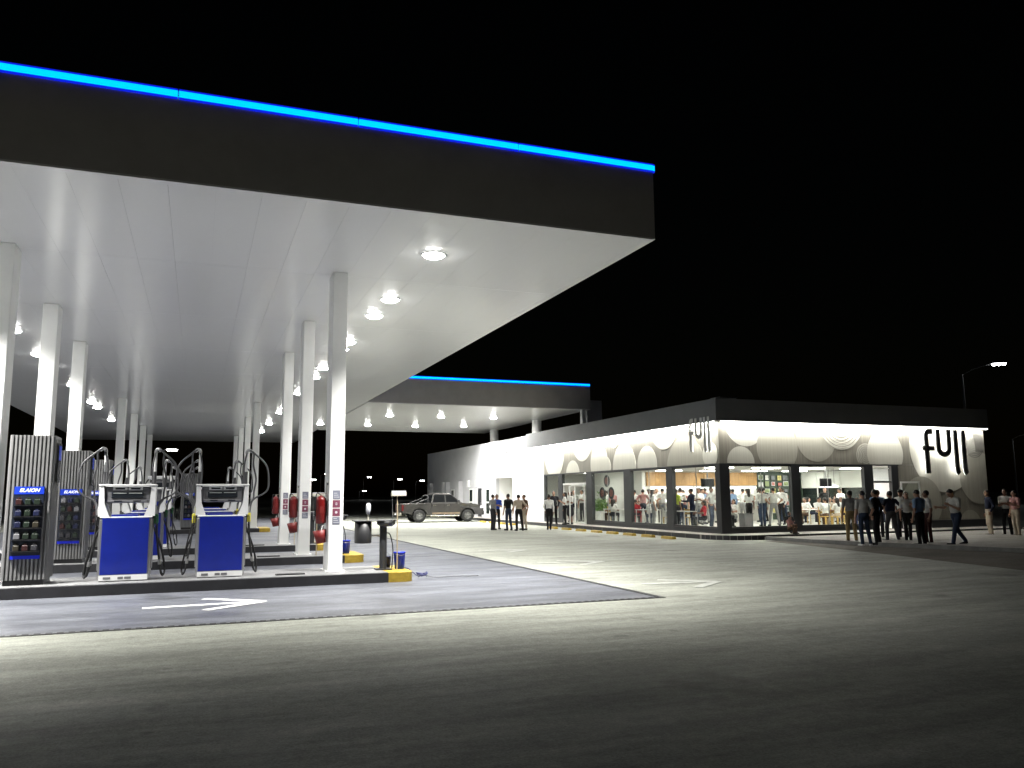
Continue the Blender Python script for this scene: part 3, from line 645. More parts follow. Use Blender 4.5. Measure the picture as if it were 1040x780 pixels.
L('head_frame', 'frame_dark', store, 26.625, 43.5, ZG1+.052, ZW-.004, -.2, .03); F('head_frame', 'frame_dark', store, XF+.402, 27.66, ZG1+.052, ZW-.004, -.2, .03)
window(F, 19.04, 22.04, ZG0, ZG1, [20.62]); window(F, 22.46, 25.76, ZG0, ZG1, [23.9])
for a, b in ((22.0, 22.5), (25.72, 26.28), (27.2, 27.64)): F('pillar', 'frame_dark', store, a+.04, b-.04, .17, ZW-.002, -.14, .035)
F('base_wall', 'frame_dark', store, XF+.402, 26.28, .17, ZG0-.075, -.2, .025)
# side entrance on the left face (white transom, glazed leaf) and the open front door
dl = L('door', 'white_metal', store, 38.0, 40.9, 2.2, 2.3, -.08, .0)
L('pane', 'glass', dl, 38.0, 40.9, 2.302, 2.74, -.05, -.044); L('pane', 'glass', dl, 38.02, 39.42, .2, 2.195, -.05, -.044)
for u in (39.43, 38.0, 40.84): L('door_stile', 'white_metal', dl, u, u+.06, .2, 2.198, -.08, -.02)
op = MB(); lf = box('door_leaf', 'white_metal', dl, XF-.95, XF-.06, 38.03, 38.08, 2.1, 2.17)
for x in (XF-.95, XF-.12): box('door_stile', 'white_metal', lf, x, x+.05, 38.03, 38.08, .2, 2.098)
df = F('door', 'frame_dark', store, 26.28, 27.2, 2.08, 2.16, -.1, .02); F('pane', 'glass', df, 26.3, 27.18, 2.162, 2.74, -.05, -.044)
lf = thing('open_door', 'white framed glass door swung open beside the front entrance', 'door', (27.62, YF-.06, 0), R(-14))
for x in (0.02, .82): box('door_stile', 'white_metal', lf, x, x+.06, -.05, 0, .2, 2.14)
box('door_rail', 'white_metal', lf, .08, .82, -.05, 0, 2.06, 2.139); box('door_rail', 'white_metal', lf, .08, .82, -.05, 0, .2, .32)
box('pane', 'glass', lf, .08, .82, -.028, -.022, .321, 2.059); box('handle', 'steel', lf, .72, .74, -.12, -.051, .9, 1.3)

# interior: floor, ceiling, partitions
box('floor', 'floor_tile', store, XF+.2, X1-.18, YF+.2, Y1-.1, .17, .2); box('ceiling', 'ceil_in', store, XF+.202, X1-.182, YF+.202, Y1-.102, 2.9, 2.96)
box('inner_wall', 'wall_in', store, XF+.2, X1-.18, Y1-.098, Y1, .2, 2.9)
pw = box('partition', 'wall_in', store, 22.3, 29.45, 38.2, 38.4, .2, 2.9); box('partition', 'collage_green', store, 29.452, X1-.184, 38.1, 38.4, .2, 2.9)
box('partition', 'wall_in', store, 22.1, 22.298, 38.2, Y1-.1, .2, 2.9)
for k in range(12): box('wood_board', 'wood_band', pw, 22.32+k*.594, 22.32+k*.594+.588, 38.10+.004*(k % 2), 38.196, 2.12, 2.84)
for k in range(5): box('light_panel', 'glow_panel', pw, 22.6+k*1.4, 23.8+k*1.4, 38.15, 38.19, 1.95, 2.06)
for ix in range(5):
    for iy in range(4):
        x, y = 20.2+ix*2.7, 28.0+iy*4.4
        if x < X1-1: box('ceiling_lamp', 'panel_light', store, x-.6, x+.6, y-.3, y+.3, 2.87, 2.898)
# night windows with white blinds in the right-hand side wall
for k in range(3):
    y0 = 33.25+k*1.8; w = box('side_window', 'white_metal', store, X1-.21, X1-.182, y0, y0+.07, .5, 2.3)
    box('pane', 'night_pane', w, X1-.1, X1-.09, y0+.07, y0+1.8, .5, 2.3); box('blind', 'blind_white', w, X1-.26, X1-.22, y0+.02, y0+1.78, 1.95, 2.86)
# collage wall
cw = thing('picture_collage', 'dark green wall covered with small framed prints inside the store', 'wall decoration', (0, 38.08, 0))
for r_ in range(6):
    for c_ in range(7):
        w, h_ = random.uniform(.22, .38), random.uniform(.18, .34); x = 29.65+c_*.43+random.uniform(-.03, .03); z = .75+r_*.36+random.uniform(-.03, .03)
        f = box('picture_frame', 'sticker_white' if random.random() < .4 else 'black_plastic', cw, x-w/2, x+w/2, -.03, .0, z-h_/2, z+h_/2)
        box('print', 'print%d' % random.randrange(5), f, x-w/2+.02, x+w/2-.02, -.035, -.031, z-h_/2+.02, z+h_/2-.02)
# serving counter
ct = thing('serving_counter', 'long white serving counter below the wooden band inside the store', 'counter', (0, 0, .2))
box('counter_body', 'counter_white', ct, 22.6, 29.2, 36.6, 37.3, 0, .95); box('counter_top', 'steel', ct, 22.55, 29.25, 36.55, 37.35, .952, 1.0)
for k in range(4): box('glass_case', 'glass', ct, 22.8+k*1.6, 24.2+k*1.6, 36.7, 37.2, 1.002, 1.35)
for k, (x, c) in enumerate(((23.2, 'bottle'), (25.0, 'x'), (26.8, 'y'))): box('back_shelf_light', 'glow_panel', ct, x, x+1.3, 37.98, 38.0, 1.05, 1.2)
for k in range(3):
    y = 34.6+k*.9; x = 29.8+.0*k
    t = thing('pendant_lamp', 'small white pendant lamp hanging near the side windows, %s from the front' % ORD[k], 'pendant lamp', (29.6+.5*k, 32.3+.9*k, 0), 0, 'pendant lamps inside the store')
    obj('cord', MB().tube([(0, 0, 2.1), (0, 0, 2.9)], .008, 5), 'black_plastic', t); obj('shade', MB().lathe([(.02, 2.12), (.10, 2.06), (.24, 1.98)], n=16), 'white_metal', t)
    obj('bulb', MB().lathe([(0, 2.02), (.06, 2.0), (.2, 1.975), (0, 1.972)], n=12), 'pendant_light', t)
for x, y, l in ((19.35, 28.2, 'black screen hanging behind the glass close to the store corner'), (25.2, 28.0, 'black screen hanging behind the front window next to the entrance')):
    t = thing('hanging_screen', l, 'screen', (x, y, 0)); box('screen_case', 'black_plastic', t, -.3, .3, -.04, .04, 1.95, 2.3, c=.01); box('bracket', 'steel', t, -.02, .02, -.02, .02, 2.302, 2.9)

# wooden tables and chairs
def chair_tree(m):
    t = thing('chair', 'x', 'chair'); box('seat', m, t, -.21, .21, -.21, .21, .43, .46, c=.008)
    for sx in (-1, 1):
        for sy in (-1, 1): box('leg', m, t, sx*.19-.02, sx*.19+.02, sy*.19-.02, sy*.19+.02, 0, .428)
        box('back_post', m, t, sx*.19-.02, sx*.19+.02, .195, .225, .462, .86)
    for z in (.58, .72): box('back_slat', m, t, -.168, .168, .2, .22, z, z+.09)
    return t
chairs = {m: chair_tree(m) for m in ('chair_wood', 'chair_red', 'chair_blue')}; used = set()
CH = [('chair_wood', 26.0, 29.0, 0, 'yellow wood chair, leftmost of those behind the second front window'), ('chair_wood', 26.75, 29.1, 0, 'yellow wood chair, second from left behind the second front window'), ('chair_wood', 27.5, 29.3, .3, 'yellow wood chair between blue chair and its neighbours behind the second front window'),
      ('chair_blue', 28.0, 28.9, 0, 'blue chair behind the second front window'), ('chair_wood', 27.6, 32.2, 1.2, 'yellow wood chair by the collage wall seen through the first front window'), ('chair_wood', 20.6, 31.4, 2, 'yellow wood chair, right one behind the window nearest the store corner'),
      ('chair_wood', 20.0, 32.2, -1.2, 'yellow wood chair, left one behind the window nearest the store corner'), ('chair_red', 20.15, 35.6, -1.3, 'red chair at the left edge behind the middle left window'), ('chair_red', 20.5, 36.0, 1, 'red chair near the mullion behind the middle left window'), ('chair_wood', 20.4, 38.4, 1.5, 'yellow wood chair behind the window next to the side door')]
for m, x, y, a, l in CH:
    o = chairs[m] if m not in used else copy_tree(chairs[m]); used.add(m); o.location = (x, y, .2); o.rotation_euler[2] = a; tag(o, l, group='chairs inside the store')
def table(x, y, l, w=.8, d=.8):
    t = thing('table', l, 'table', (x, y, .2), 0, 'tables inside the store'); box('table_top', 'table_white', t, -w/2, w/2, -d/2, d/2, .72, .75, c=.006)
    for sx in (-1, 1):
        for sy in (-1, 1): box('leg', 'table_white', t, sx*(w/2-.05)-.02, sx*(w/2-.05)+.02, sy*(d/2-.05)-.02, sy*(d/2-.05)+.02, 0, .718)
table(26.4, 30.1, 'white table behind the second front window, left one', 1.4); table(28.2, 30.2, 'white table behind the second front window, right one', 1.3)
table(19.75, 30.9, 'white table close to the glass behind the window nearest the store corner', .7, 1.6); table(20.3, 34.6, 'white table behind the middle left window', .7, 1.3); table(20.0, 37.4, 'white table behind the window next to the side door', .7, 1.3)
t = thing('planter_box', 'dark grey box standing on the floor behind the first front window', 'planter', (22.2, 29.6, .2)); box('box_body', 'planter', t, -.22, .22, -.2, .2, 0, .6, c=.01); box('box_rim', 'dark_grey', t, -.24, .24, -.22, .22, .602, .63)
t = thing('potted_plant', 'light green leafy plant in a trough behind the window next to the side door', 'plant', (20.3, 39.6, .2))
box('trough', 'counter_white', t, -.3, .3, -.6, .6, 0, .6); g = MB()
for k in range(420):
    c = Vector((random.gauss(0, .16), random.gauss(0, .38), .62+abs(random.gauss(.28, .2)))); d = Vector((random.gauss(0, 1), random.gauss(0, 1), random.gauss(.5, 1))).normalized(); w = d.orthogonal().normalized()*.035
    g.add([c-d*.08, c+w, c+d*.1, c-w], [(0, 1, 2, 3)])
tag(obj('foliage', g, 'plant_green', t), kind='stuff')
t = thing('round_sign_board', 'three dark round medallions on the glass beside the side door', 'sign', (XF+.35, 0, 0))
for y, z, r_ in ((36.4, 2.35, .30), (36.9, 1.75, .30), (35.95, 1.75, .30)):
    d_ = obj('medallion', MB().prism(arc(y, z, r_, 0, 2*PI, 28)[:-1], 'x', -.01, .01), 'dark_grey', t)
    obj('medallion_print', MB().prism(arc(y, z, r_*.62, 0, 2*PI, 20)[:-1], 'x', -.014, -.0105), 'print1' if r_ < .29 else 'print4', d_)

# "full" letter signs, backlit
def letters(place, label, face='sign_grey'):
    t = thing('letter_sign', label, 'sign', (0, 0, 0)); zt, zb = 4.36, 2.47; w = .23
    def stadium(x0, x1, z0, z1, slant=0): return [(x0, z0), (x1, z0), (x1, z1), (x0, z1)]
    def letter(polys, nm):
        g = MB(); h_ = MB()
        for p in polys: g_ = place(g, p, .215, .27); place(h_, [(a, b) for a, b in p], .20, .213)
        o = obj('letter', g, face, t); o['label'] = nm if face == 'sign_grey' else nm.replace('dark', 'pale wash-lit'); obj('halo_lamp', h_, 'halo_led', o)
    def curve(pts, wd):
        out_l, out_r = [], []; P = [Vector(p) for p in pts]
        for i, p in enumerate(P):
            d = (P[min(i+1, len(P)-1)]-P[max(0, i-1)]).normalized(); n_ = Vector((-d.y, d.x))*wd/2; out_l.append(p+n_); out_r.append(p-n_)
        return [[tuple(out_l[i]), tuple(out_r[i]), tuple(out_r[i+1]), tuple(out_l[i+1])] for i in range(len(P)-1)]
    letter(curve([(.20, zb), (.20, zt-.24)] + [(.20+.14-.14*math.cos(a), zt-.24+.14*math.sin(a)) for a in (.4, .8, 1.2, 1.57)] + [(.56, zt-.10)], w) + [[(-.03, 3.44), (.08, 3.44), (.08, 3.64), (-.03, 3.64)], [(.32, 3.44), (.62, 3.44), (.62, 3.64), (.32, 3.64)]], 'dark letter f')
    letter(curve([(.88, zt), (.88, 3.55)] + [(1.19-.31*math.cos(a), 3.55-.26*math.sin(a)) for a in (.4, .8, 1.2, 1.57, 1.95, 2.35, 2.75)] + [(1.50, 3.55), (1.50, zt)], w), 'dark letter u')
    letter(curve([(1.90, zt), (1.90, 2.75), (1.93, 2.55), (1.99, zb)], w), 'dark letter l'); letter(curve([(2.36, zt), (2.36, 2.75), (2.39, 2.55), (2.45, zb)], w), 'dark letter l')
def place_f(g, p, d0, d1): return g.prism([(28.86+a, b) for a, b in p], 'y', YF-d1-.03, YF-d0-.03)
def place_l(g, p, d0, d1): return g.prism([(28.0-a*.58, 3.0+(b-2.47)*.70-.16+.5) for a, b in p], 'x', XF-d1-.03, XF-d0-.03)
letters(place_f, 'tall dark backlit letters reading full on the front of the store'); letters(place_l, 'smaller backlit letters reading full on the left face beside the store corner', 'sign_lit')

# ------------------------------------------------------------------ rear wing of the store
XW = 18.78
wing = thing('store_wing', 'plain grey rear wing of the store with narrow windows and an entrance recess', 'building', (0, 0, 0))
def Wg(name, m, parent, u0, u1, z0, z1, d0=-.25, d1=0, c=0): return box(name, m, parent, XW-d1, XW-d0, u0, u1, z0, z1, c=c)
Wg('wall', 'wall_grey', wing, 51.95, 69.5, .17, 5.30); Wg('wall', 'wall_grey', wing, 45.53, 48.8, .17, 5.30); Wg('wall', 'wall_grey', wing, 48.802, 51.948, 2.82, 5.30)
box('wall', 'wall_grey', wing, XW+.252, 30, 69.2, 69.48, .17, 5.28); box('roof', 'roof_grey', wing, XW+.252, 30, 45.53, 69.2, 4.7, 4.85)
box('recess_wall', 'wall_white', wing, XW+1.3, XW+1.4, 48.6, 52.1, .17, 2.815); box('recess_wall', 'wall_white', wing, XW+.252, XW+1.298, 51.95, 52.1, .17, 2.815); box('recess_wall', 'wall_white', wing, XW+.252, XW+1.298, 48.65, 48.8, .17, 2.815)
box('recess_ceiling', 'wall_white', wing, XW+.252, XW+1.298, 48.802, 51.948, 2.816, 2.85)
rs = box('restroom_plate', 'sticker_grey', wing, XW+1.285, XW+1.298, 49.2, 49.9, 1.75, 2.1)
for y in (49.36, 49.72): box('pictogram', 'sticker_white', rs, XW+1.28, XW+1.284, y-.07, y+.07, 1.8, 2.05)
for y in (57.9, 55.9, 54.0, 52.6):
    w = Wg('window', 'white_metal', wing, y-.38, y+.38, 2.28, 2.80, .001, .03); Wg('pane', 'glow_panel' if y > 53 else 'lens_off', w, y-.30, y-.03, 2.34, 2.74, .031, .035); Wg('pane', 'wall_grey', w, y+.03, y+.30, 2.34, 2.74, .031, .035)
for y, m, z1 in ((57.2, 'white_metal', 2.18), (53.5, 'white_metal', 2.18), (66.2, 'white_metal', 2.0), (61.9, 'white_metal', 2.18)):
    w = Wg('window', m, wing, y-.45, y+.45, .35, z1, .001, .03)
    for a, b in ((.42, 1.15), (1.25, z1-.1)): Wg('pane', 'night_pane', w, y-.32, y+.32, a, b, .031, .036)
w = Wg('door', 'dark_grey', wing, 54.9, 55.6, .2, 2.18, .001, .04); Wg('handle', 'steel', w, 54.98, 55.02, 1.0, 1.2, .042, .07)
for y, wd in ((59.6, .6), (64.0, .5), (62.9, .4), (68.0, .7)): Wg('fin', 'wall_grey', wing, y-wd/2, y+wd/2, .17, 2.75, .001, .32)
t = thing('wall_lamp', 'small lamp on the rear wing throwing a bright cone on the wall', 'wall lamp', (XW-.35, 49.3, 4.35))
box('lamp_body', 'mid_grey', t, -.06, .06, -.1, .1, 0, .08); obj('arm', MB().tube([(.06, 0, .04), (.35, 0, .04)], .015, 6), 'mid_grey', t); box('lamp_glass', 'lamp_lens', t, -.05, .05, -.08, .08, -.012, -.001)
li = bpy.data.lights.new('lamp', 'SPOT'); li.energy = 110; li.spot_size = R(62); li.spot_blend = .6; li.shadow_soft_size = .05; li.color = (1, .99, .94)
o = bpy.data.objects.new('lamp', li); COL.objects.link(o); o.parent = t; o.location = (0, 0, -.03); o.rotation_euler = (0, R(-12), 0)
t = thing('roof_equipment', 'low dark unit on the store roof near the front corner', 'roof unit', (19.6, 27.2, 4.9)); box('unit_case', 'parapet', t, -.4, .4, -.3, .3, 0, .56, c=.03); box('unit_lid', 'roof_grey', t, -.42, .42, -.32, .32, .562, .6)
t = thing('stair_head', 'grey sheet metal box standing on the roof edge at the right end of the store', 'roof unit', (31.5, 27.6, 4.9)); box('box_body', 'wall_grey', t, -1.2, 1.2, -.4, .6, 0, .47); box('box_cap', 'parapet', t, -1.25, 1.25, -.45, .65, .472, .52)

# ------------------------------------------------------------------ street lamps and far lights
def street_lamp(label, x, y, h_, arm, ang, energy=0, s=1):
    t = thing('street_lamp', label, 'street lamp', (x, y, 0), ang, 'street lamps beyond the station')
    obj('pole', MB().tube([(0, 0, 0), (0, 0, h_*.97)], [.10, .055], 8), 'pole_grey', t); obj('arm', MB().tube(bez([(0, 0, h_*.96), (arm*.35, 0, h_*1.0), (arm, 0, h_*1.03)], 5), .035, 6), 'pole_grey', t)
    hd = box('lamp_head', 'pole_grey', t, arm-.05, arm+.75*s, -.15*s, .15*s, h_*1.03, h_*1.03+.12*s)
    for k in range(3): obj('lens', MB().lathe([(0, h_*1.03-.13*s), (.08*s, h_*1.03-.10*s), (.13*s, h_*1.03-.001)], (arm+.12*s+k*.24*s, 0), 10), 'street_led', hd)
street_lamp('street lamp with three bright lenses above the right end of the store', 40.0, 33.2, 8.5, 1.5, R(-40))
street_lamp('street lamp at the right edge of the picture low over the dark', 87.3, 66.6, 7.9, 1.5, R(-40), s=1.6)
street_lamp('street lamp flare between the first hose masts', -5.5, 125, 8.2, 1.2, 0, s=2)
for x, y, h_, l in ((59.5, 314, 8.7, 'far street lamp, the one right of the nearest column high over the horizon'), (69, 374, 3.9, 'far street lamp, lowest one right of the nearest column'), (66.4, 292.6, 7.5, 'far street lamp above the brush head'), (69.1, 271, 6.6, 'far street lamp just left of the rear wing'), (45.1, 327, 10.2, 'far street lamp between the two nearest right columns'), (30, 250, 6.5, 'far street lamp behind the extinguishers')):
    street_lamp(l, x, y, h_, 1.5, 0, s=2.2)

# ------------------------------------------------------------------ pickup truck
def truck(loc, rz, sc):
    t = thing('pickup_truck', 'muddy dark grey double cab pickup parked facing the rear wing', 'truck', loc, rz); t.scale = (sc,)*3
    rear = (-1.5, .40); front = (1.58, .40); ra = .47; hw = .89
    fp = [(-.78, .45), (1.10, .45)] + arc(*front, ra, PI*.97, PI*.03, 10) + [(2.06, .45), (2.5, .47), (2.62, .60), (2.64, .86), (2.56, 1.0), (2.1, 1.10), (1.22, 1.17), (-.78, 1.19)]
    def taper(mb):
        mb.v = [(x, y*(1-.10*max(0, (x-1.9)/.7)**2)*(1-.05*max(0, (z-.95)/.25)), z) for x, y, z in mb.v]; return mb
    def fresh(n, mb, m, p=None, bev=.035):
        o = obj(n, mb, m, p or t)
        if bev: b = o.modifiers.new('b', 'BEVEL'); b.width = bev; b.segments = 2; b.limit_method = 'ANGLE'; b.angle_limit = R(35)
        return o
    fresh('body', taper(MB().prism(fp[::-1], 'y', -hw, hw)), 'car_paint')
    rp = [(-2.55, .62), (-2.0, .50)] + arc(*rear, ra, PI*.97, PI*.03, 10) + [(-1.0, .45), (-.80, .45), (-.80, 1.17), (-2.57, 1.13)]
    for s in (-1, 1): fresh('bed_side', MB().prism(rp[::-1], 'y', *sorted((s*hw, s*(hw-.09)))), 'car_paint')
    box('bed_floor', 'car_trim', t, -2.5, -.82, -.79, .79, .62, .66); fresh('tailgate', MB().box(-2.60, -2.53, -.78, .78, .62, 1.12), 'car_paint', bev=.015)
    # greenhouse
    b0, b1 = (-.76, 1.24), (-.56, .42)
    def gh(x0, x1, y, z): return [(x0, -y, z), (x1, -y, z), (x1, y, z), (x0, y, z)]
    v = gh(b0[0], b0[1], .83, 1.175) + gh(b1[0]-.03, b1[1]+.14, .70, 1.70) + gh(b1[0]+.04, b1[1]-.02, .64, 1.775)
    f = [(8, 9, 10, 11)] + [(a+i, a+(i+1) % 4, a+4+(i+1) % 4, a+4+i) for a in (0, 4) for i in range(4)]
    fresh('cab', MB().add(v, f), 'car_paint', bev=.03)
    def on_side(s, x, z): k = (z-1.175)/(1.70-1.175); return (x, s*(.83-.13*k+.006), z)
    for s in (-1, 1):
        for q in ([(-.66, 1.22), (.12, 1.22), (.10, 1.66), (-.53, 1.66)], [(.20, 1.22), (1.06, 1.22), (.52, 1.66), (.18, 1.66)]):
            p = [on_side(s, *a) for a in q]; obj('side_window', MB().add(p, [(0, 1, 2, 3) if s < 0 else (3, 2, 1, 0)]), 'car_glass', t)
        for x0, x1 in ((-.72, .14), (.165, 1.08)):
            d = fresh('door', MB().box(x0, x1, *sorted((s*(hw+.004), s*(hw-.03))), .50, 1.155), 'car_paint', bev=.012); box('handle', 'chrome', d, x0+.06, x0+.24, *sorted((s*(hw+.03), s*(hw+.006))), 1.02, 1.055)
        box('mud_splash', 'mud', t, -.7, 1.05, *sorted((s*(hw+.007), s*(hw+.0055))), .51, .60)
        obj('side_step', MB().tube([(-.85, s*.95, .40), (1.0, s*.95, .40)], .045, 8), 'chrome', t)
        mi = fresh('mirror', MB().box(.88, 1.0, *sorted((s*.93, s*1.12)), 1.17, 1.35), 'car_trim', bev=.03)
        hl = fresh('headlight', MB().box(2.40, 2.63, *sorted((s*.55, s*.83)), .83, .99), 'headlamp', bev=.03)
        fresh('tail_light', MB().box(-2.59, -2.48, *sorted((s*(hw+.006), s*.72)), .72, 1.08), 'tail_red', bev=.01)
        for cx, cz in (rear, front):
            w = bpy.data.objects.new('wheel', None); COL.objects.link(w); w.parent = t; w.location = (cx, s*.76, .385)
            pr = [(.2, -.11), (.34, -.125), (.385, -.09), (.385, .09), (.34, .125), (.2, .11)]
            obj('tyre', MB().lathe(pr, n=28, axis='y'), 'tyre', w)
            rm = MB().lathe([(.215, s*.10), (.235, s*.118), (.235, s*.08), (.2, s*.05), (0, s*.05)], n=28, axis='y')
            for k in range(6):
                a = k*PI/3; c_, s_ = math.cos(a), math.sin(a); q = [(-.035, .05), (.035, .05), (.05, .21), (-.05, .21)]
                rm.add([(x*c_-z*s_, s*yy, x*s_+z*c_) for yy in (.07, .112) for x, z in q], [(0, 1, 2, 3), (7, 6, 5, 4), (0, 4, 5, 1), (1, 5, 6, 2), (2, 6, 7, 3), (3, 7, 4, 0)])
            rm.lathe([(0, s*.12), (.06, s*.115), (.07, s*.06)], n=12, axis='y'); obj('rim', rm, 'alloy', w)
            box('wheel_well', 'car_trim', t, cx-.5, cx+.5, *sorted((s*.45, s*.60)), .3, .9)
    q = [(1.20, -.76, 1.20), (1.20, .76, 1.20), (.60, .66, 1.66), (.60, -.66, 1.66)]
    obj('windscreen', MB().add([(x+.012, y, z+.012) for x, y, z in q], [(0, 1, 2, 3)]), 'car_glass', t)
    q = [(-.755, .74, 1.22), (-.755, -.74, 1.22), (-.62, -.62, 1.65), (-.62, .62, 1.65)]
    obj('rear_window', MB().add([(x-.012, y, z) for x, y, z in q], [(0, 1, 2, 3)]), 'car_glass', t)
    fresh('front_bumper', taper(MB().box(2.5, 2.70, -.86, .86, .42, .68)), 'car_trim', bev=.05); box('grille', 'car_trim', t, 2.63, 2.655, -.48, .48, .72, .93)
    fresh('rear_bumper', MB().box(-2.78, -2.60, -.86, .86, .44, .60), 'chrome', bev=.02); box('hitch', 'car_trim', t, -2.9, -2.78, -.05, .05, .4, .47)
    obj('roll_bar', MB().tube(bez([(-.95, -.78, 1.16), (-.93, -.72, 1.5), (-.9, -.5, 1.62), (-.9, .5, 1.62), (-.93, .72, 1.5), (-.95, .78, 1.16)], 5), .035, 8), 'car_trim', t)
    for s in (-1, 1): obj('roll_bar_stay', MB().tube([(-.95, s*.74, 1.45), (-1.7, s*.80, 1.17)], .03, 7), 'car_trim', t)
    box('number_plate', 'sticker_white', t, -2.792, -2.783, -.2, .2, .47, .57)
    return t
truck((14.72, 51.5, 0), 0, 1.04)

# ------------------------------------------------------------------ people
VOX = .0125
def surface_nets(D, org, h):
    s = D < 0; nx, ny, nz = D.shape
    c8 = [(i, j, k) for i in (0, 1) for j in (0, 1) for k in (0, 1)]
    cnt = sum(s[i:nx-1+i, j:ny-1+j, k:nz-1+k].astype(np.int8) for i, j, k in c8)
    act = (cnt > 0) & (cnt < 8); ci = np.argwhere(act); idx = -np.ones(act.shape, np.int64); idx[act] = np.arange(len(ci))
    V = np.stack([D[ci[:, 0]+i, ci[:, 1]+j, ci[:, 2]+k] for i, j, k in c8], 1); acc = np.zeros((len(ci), 3)); n = np.zeros(len(ci))
    for a in range(8):
        for b in range(a+1, 8):
            pa, pb = np.array(c8[a]), np.array(c8[b])
            if abs(pa-pb).sum() != 1: continue
            cr = (V[:, a] < 0) != (V[:, b] < 0); t = np.where(cr, V[:, a]/(V[:, a]-V[:, b]+1e-12), 0)
            acc += np.where(cr[:, None], pa+t[:, None]*(pb-pa), 0); n += cr
    P = org+h*(ci+acc/n[:, None]); F_ = []
    for ax in range(3):
        A = [slice(None)]*3; B = [slice(None)]*3; A[ax] = slice(0, -1); B[ax] = slice(1, None)
        e = np.argwhere(s[tuple(A)] != s[tuple(B)]); u, v = (ax+1) % 3, (ax+2) % 3
        ok = (e[:, u] > 0) & (e[:, v] > 0) & (e[:, u] < D.shape[u]-1) & (e[:, v] < D.shape[v]-1); e = e[ok]; q = []
        for du, dv in ((-1, -1), (0, -1), (0, 0), (-1, 0)):
            f = e.copy(); f[:, u] += du; f[:, v] += dv; q.append(idx[f[:, 0], f[:, 1], f[:, 2]])
        q = np.stack(q, 1); fl = ~s[e[:, 0], e[:, 1], e[:, 2]]; q[fl] = q[fl][:, ::-1]; F_.append(q)
    return P, np.concatenate(F_)
SKIN, TOP, LEG, SHOE, HAIR, LIP = range(6)
def body_mesh(prims):
    """prims: ('c', a, b, ra, rb, tag, k) tapered capsule or ('e', c, r, tag, k) ellipsoid -> one smooth continuous body"""
    lo, hi = np.full(3, 9.), np.full(3, -9.)
    for p in prims:
        for q, r in (((p[1], p[3]), (p[2], p[4])) if p[0] == 'c' else ((p[1], max(p[2])),)): lo = np.minimum(lo, np.array(q)-r); hi = np.maximum(hi, np.array(q)+r)
    lo -= .04; hi += .04; n = np.ceil((hi-lo)/VOX).astype(int)+1; D = np.full(n, 1.0)
    ax = [lo[i]+VOX*np.arange(n[i]) for i in range(3)]
    def dist(p, P):
        if p[0] == 'c':
            a, b = np.array(p[1], float), np.array(p[2], float); ba = b-a; t = np.clip(((P-a)@ba)/(ba@ba+1e-9), 0, 1)
            return np.linalg.norm(P-a-t[..., None]*ba, axis=-1)-(p[3]+t*(p[4]-p[3]))
        q = (P-np.array(p[1]))/np.array(p[2]); k0 = np.linalg.norm(q, axis=-1); k1 = np.linalg.norm(q/np.array(p[2]), axis=-1); return k0*(k0-1)/(k1+1e-9)
    for p in prims:
        k = p[-1]; pts = [(np.array(p[1]), p[3]), (np.array(p[2]), p[4])] if p[0] == 'c' else [(np.array(p[1]), np.array(p[2]))]
        l = np.min([a-r for a, r in pts], 0)-k-.03; h = np.max([a+r for a, r in pts], 0)+k+.03
        i0 = np.clip(np.floor((l-lo)/VOX).astype(int), 0, n); i1 = np.clip(np.ceil((h-lo)/VOX).astype(int)+1, 0, n); sl = tuple(slice(a, b) for a, b in zip(i0, i1))
        P = np.stack(np.meshgrid(*[ax[i][sl[i]] for i in range(3)], indexing='ij'), -1); d = dist(p, P); d0 = D[sl]
        hh = np.clip(.5+.5*(d0-d)/k, 0, 1); D[sl] = d0*(1-hh)+d*hh-k*hh*(1-hh)
    V, Fc = surface_nets(D, lo, VOX); C = V[Fc].mean(1); best = np.full(len(C), 9.); tg = np.zeros(len(C), int)
    for p in prims:
        d = dist(p, C); m = d < best; best[m] = d[m]; tg[m] = p[-2]
    me = bpy.data.meshes.new('body'); me.from_pydata(V.tolist(), [], Fc.tolist()); me.polygons.foreach_set('material_index', tg.astype(np.int32)); me.polygons.foreach_set('use_smooth', np.ones(len(Fc), bool)); me.update()
    for _ in range(6): me.materials.append(None)
    return me
